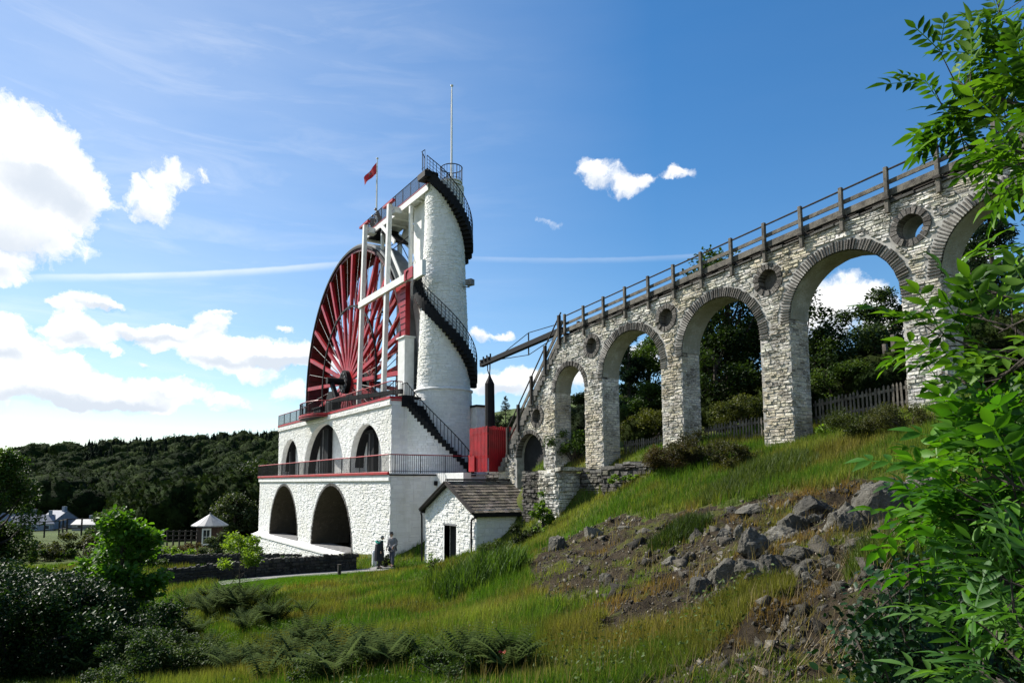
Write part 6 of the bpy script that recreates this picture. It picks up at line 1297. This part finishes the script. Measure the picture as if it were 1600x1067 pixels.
def leafy(name,lab,root,branches,L,nl,cols,cat='tree',m='bright',per=1.0,wide=.3,apart=280,leafname='leaf',twig=True,spread=.16,stuffn='small_leaves'):
    """branches: list of point lists (world); leaves are set along side twigs"""
    e=empty(name,lab,cat,tuple(root)); q=MB(); mesh=[]
    for c in cols:
        V,F_=compound(L,nl,leafname,wide); mesh.append((leafobj(V,F_,c,leafname,m),V,F_,c))
    spots=[]
    for P in branches:
        P=[np.array(p,float) for p in P]; L_=sum(np.linalg.norm(P[i+1]-P[i]) for i in range(len(P)-1)); r0=.006+.006*L_; q.tube(P,[r0*(1-.8*i/(len(P)-1)) for i in range(len(P))],6)
        n=max(3,int(L_/.055*per))
        for k in range(n):
            t_=(k+rng.random())/n; t_=t_**.9; f=t_*(len(P)-1); i=min(int(f),len(P)-2); p=P[i]+(P[i+1]-P[i])*(f-i); d=(P[i+1]-P[i]); d/=np.linalg.norm(d)
            o_=rng.normal(size=3); o_-=d*(o_@d); o_/=np.linalg.norm(o_); tw=p+(d*.6+o_*rng.uniform(.3,1)+[0,0,.15])*spread*rng.uniform(.3,1)
            if twig: q.tube([p,tw],[.0035,.002],4)
            for j in range(rng.integers(1,3)): 
                dr=d*.5+o_*.8+rng.normal(0,.45,3)+[0,0,.12]; spots.append((tw,dr/np.linalg.norm(dr)))
    B(q,'branch','bark',e); order=sorted(range(len(spots)),key=lambda i:np.linalg.norm(spots[i][0])); rest=[[],[],[]]; off=0
    for c,i in enumerate(order):
        p,d=spots[i]; up=np.array([rng.normal(0,.35),rng.normal(0,.35),1.]); x_=np.cross(d,up); x_/=np.linalg.norm(x_); z_=np.cross(x_,d); k=rng.integers(len(mesh)); s=rng.uniform(.7,1.15)
        Rm=np.stack([x_,d,z_],1)*s
        if c<apart:
            o=bpy.data.objects.new(leafname,mesh[k][0]); link(o); MM=Matrix([list(Rm[r_])+[p[r_]] for r_ in range(3)]+[[0,0,0,1]]); o.matrix_world=MM; o.parent=e; o.matrix_parent_inverse=Matrix.Translation(e.location).inverted()
        else: rest.append((mesh[k][1]@Rm.T+p,mesh[k][2],mesh[k][3]))
    rest=rest[3:]
    if rest:
        qq=MB()
        for V,F_,c in rest: qq.add(V,F_,c)
        tag(B(qq,stuffn,m,e,smooth=True),kind='stuff')
    return e
def br(*pts): return [atd(*p) for p in pts]
ASH=[(.045,.115,.010),(.075,.165,.014),(.028,.075,.010),(.10,.20,.02)]
R1=[br((1700,330,3.0),(1640,220,3.0),(1570,190,3.1),(1500,175,3.2),(1470,165,3.3)),br((1680,100,2.9),(1620,60,3.0),(1580,40,3.1),(1560,20,3.2)),br((1640,220,3.0),(1590,130,3.1),(1545,90,3.2)),br((1680,300,2.9),(1610,240,3.0),(1560,230,3.1),(1510,228,3.2)),br((1680,240,2.8),(1620,250,2.9),(1560,265,3.0)),br((1700,200,2.8),(1630,150,2.9),(1580,110,3.0)),br((1700,280,2.8),(1640,290,2.8),(1600,280,2.9)),br((1700,40,2.8),(1640,10,2.9),(1590,-20,3.0)),br((1640,180,2.9),(1580,160,3.0),(1520,140,3.1),(1490,125,3.2))]
leafy('ash_tree','overhanging ash branches with bright pinnate leaves at the upper right','' or atd(1900,1000,3.2),[br((1980,1100,3.2),(1900,800,3.1),(1820,500,3.0),(1700,330,3.0))]+R1,.20,4,ASH,per=1.25,spread=.13,wide=.36)
R2=[br((1760,620,2.3),(1640,545,2.4),(1540,550,2.6),(1490,530,2.7),(1455,520,2.8)),br((1700,520,2.3),(1640,490,2.4),(1590,470,2.5),(1550,455,2.6)),br((1640,545,2.3),(1560,590,2.5),(1510,600,2.6),(1470,580,2.7)),br((1700,600,2.3),(1620,620,2.4),(1550,640,2.5)),br((1720,470,2.3),(1660,440,2.4),(1615,415,2.5)),br((1650,560,2.3),(1580,510,2.4),(1500,490,2.5)),br((1680,540,2.2),(1600,560,2.3),(1540,610,2.4)),br((1650,480,2.2),(1600,500,2.3),(1560,520,2.4)),br((1720,410,2.3),(1660,390,2.4),(1630,370,2.5))]
leafy('elder_tree','bright elder branch reaching across the fourth pier from the right','' or atd(1850,1000,2.3),[br((1900,1250,2.2),(1850,900,2.3),(1760,620,2.3))]+R2,.19,3,ASH,per=.95,spread=.12,wide=.40)
R3=[br((1800,900,2.3),(1680,800,2.4),(1590,740,2.5),(1520,700,2.6)),br((1700,850,2.3),(1600,800,2.4),(1530,760,2.5),(1490,745,2.6)),br((1700,880,2.2),(1610,860,2.4),(1530,830,2.5),(1460,800,2.6)),br((1680,760,2.3),(1610,690,2.4),(1570,660,2.5)),br((1700,920,2.2),(1600,920,2.3),(1520,890,2.4)),br((1660,820,2.2),(1580,780,2.3),(1500,800,2.4)),br((1650,860,2.1),(1590,830,2.2),(1550,790,2.3)),br((1700,740,2.2),(1640,700,2.3),(1600,680,2.3)),br((1660,900,2.2),(1580,880,2.3),(1490,860,2.5)),br((1650,780,2.1),(1590,760,2.2),(1540,740,2.3)),br((1700,980,2.1),(1620,960,2.2),(1560,930,2.3))]
leafy('elder_bush','dense green elder bush filling the right edge below the branch','' or atd(1850,1200,2.3),R3+[br((1950,1200,2.2),(1850,1000,2.2),(1800,900,2.3))],.17,3,[(.045,.14,.012),(.08,.20,.014),(.025,.08,.010),(.06,.16,.012)],cat='bush',per=2.4,spread=.15,wide=.42)
R4=[br((1680,1120,1.9),(1600,1040,2.0),(1540,980,2.1)),br((1680,1060,1.8),(1610,1000,1.9),(1570,940,2.0)),br((1650,1120,1.8),(1580,1080,1.9),(1520,1040,2.0)),br((1700,1000,1.8),(1640,950,1.9),(1590,910,2.0)),br((1640,1100,1.7),(1600,1080,1.8),(1560,1060,1.9))]
leafy('willow_bush','narrow grey green willow leaves in the bottom right corner','' or atd(1750,1300,2),R4,.16,4,[(.05,.13,.025),(.08,.17,.035),(.035,.09,.018)],cat='bush',per=2.0,spread=.10,wide=.26)
# holly: dark glossy single leaves on thin stems
hb=gnd(1480,1000,4.6); hol=empty('holly_bush','dark glossy holly bush with sparkling leaves at the lower right','bush',tuple(hb)); q=MB(); P=[]
for k in range(64):
    b0=atd(rng.uniform(1370,1620),1090,rng.uniform(3.2,5.0)); b0[2]-=.2; tx=rng.uniform(1325,1600); ty=np.interp(tx,[1320,1380,1450,1600],[960,880,850,800])+rng.uniform(0,160); tp_=atd(tx,ty,rng.uniform(3.2,4.8)); mid=(b0+tp_)/2+rng.normal(0,.12,3); q.tube([b0,mid,tp_],[.010,.007,.003],5)
    for s in range(150):
        t_=rng.uniform(.15,1); c=(b0*(1-t_)**2+2*mid*t_*(1-t_)+tp_*t_*t_); P.append(c+rng.normal(0,.085,3))
P=np.array(P); B(q,'stems','bark',hol); V,F_,C=leaves(P,.042,colmix(len(P),(.006,.020,.008),(.018,.052,.014)),.95,.2); o=npmesh('foliage',V,F_,C,'leaf_gloss'); setp(o,hol)
x=hit(785,1062)
rd=empty('poppy','tiny orange red flower at the bottom edge','flower',tuple(x)); B(MB().tube([x,x+[0,0,.3]],.004,4),'stem','grass',rd)
for k in range(5): a=k*1.257; c=x+[0,0,.3]; B(MB().add([c,c+[.05*math.cos(a),.05*math.sin(a),.02],c+[.055*math.cos(a+.6),.055*math.sin(a+.6),.045],c+[.05*math.cos(a+1.2),.05*math.sin(a+1.2),.02]],[(0,1,2,3)]),'petal','red',rd)
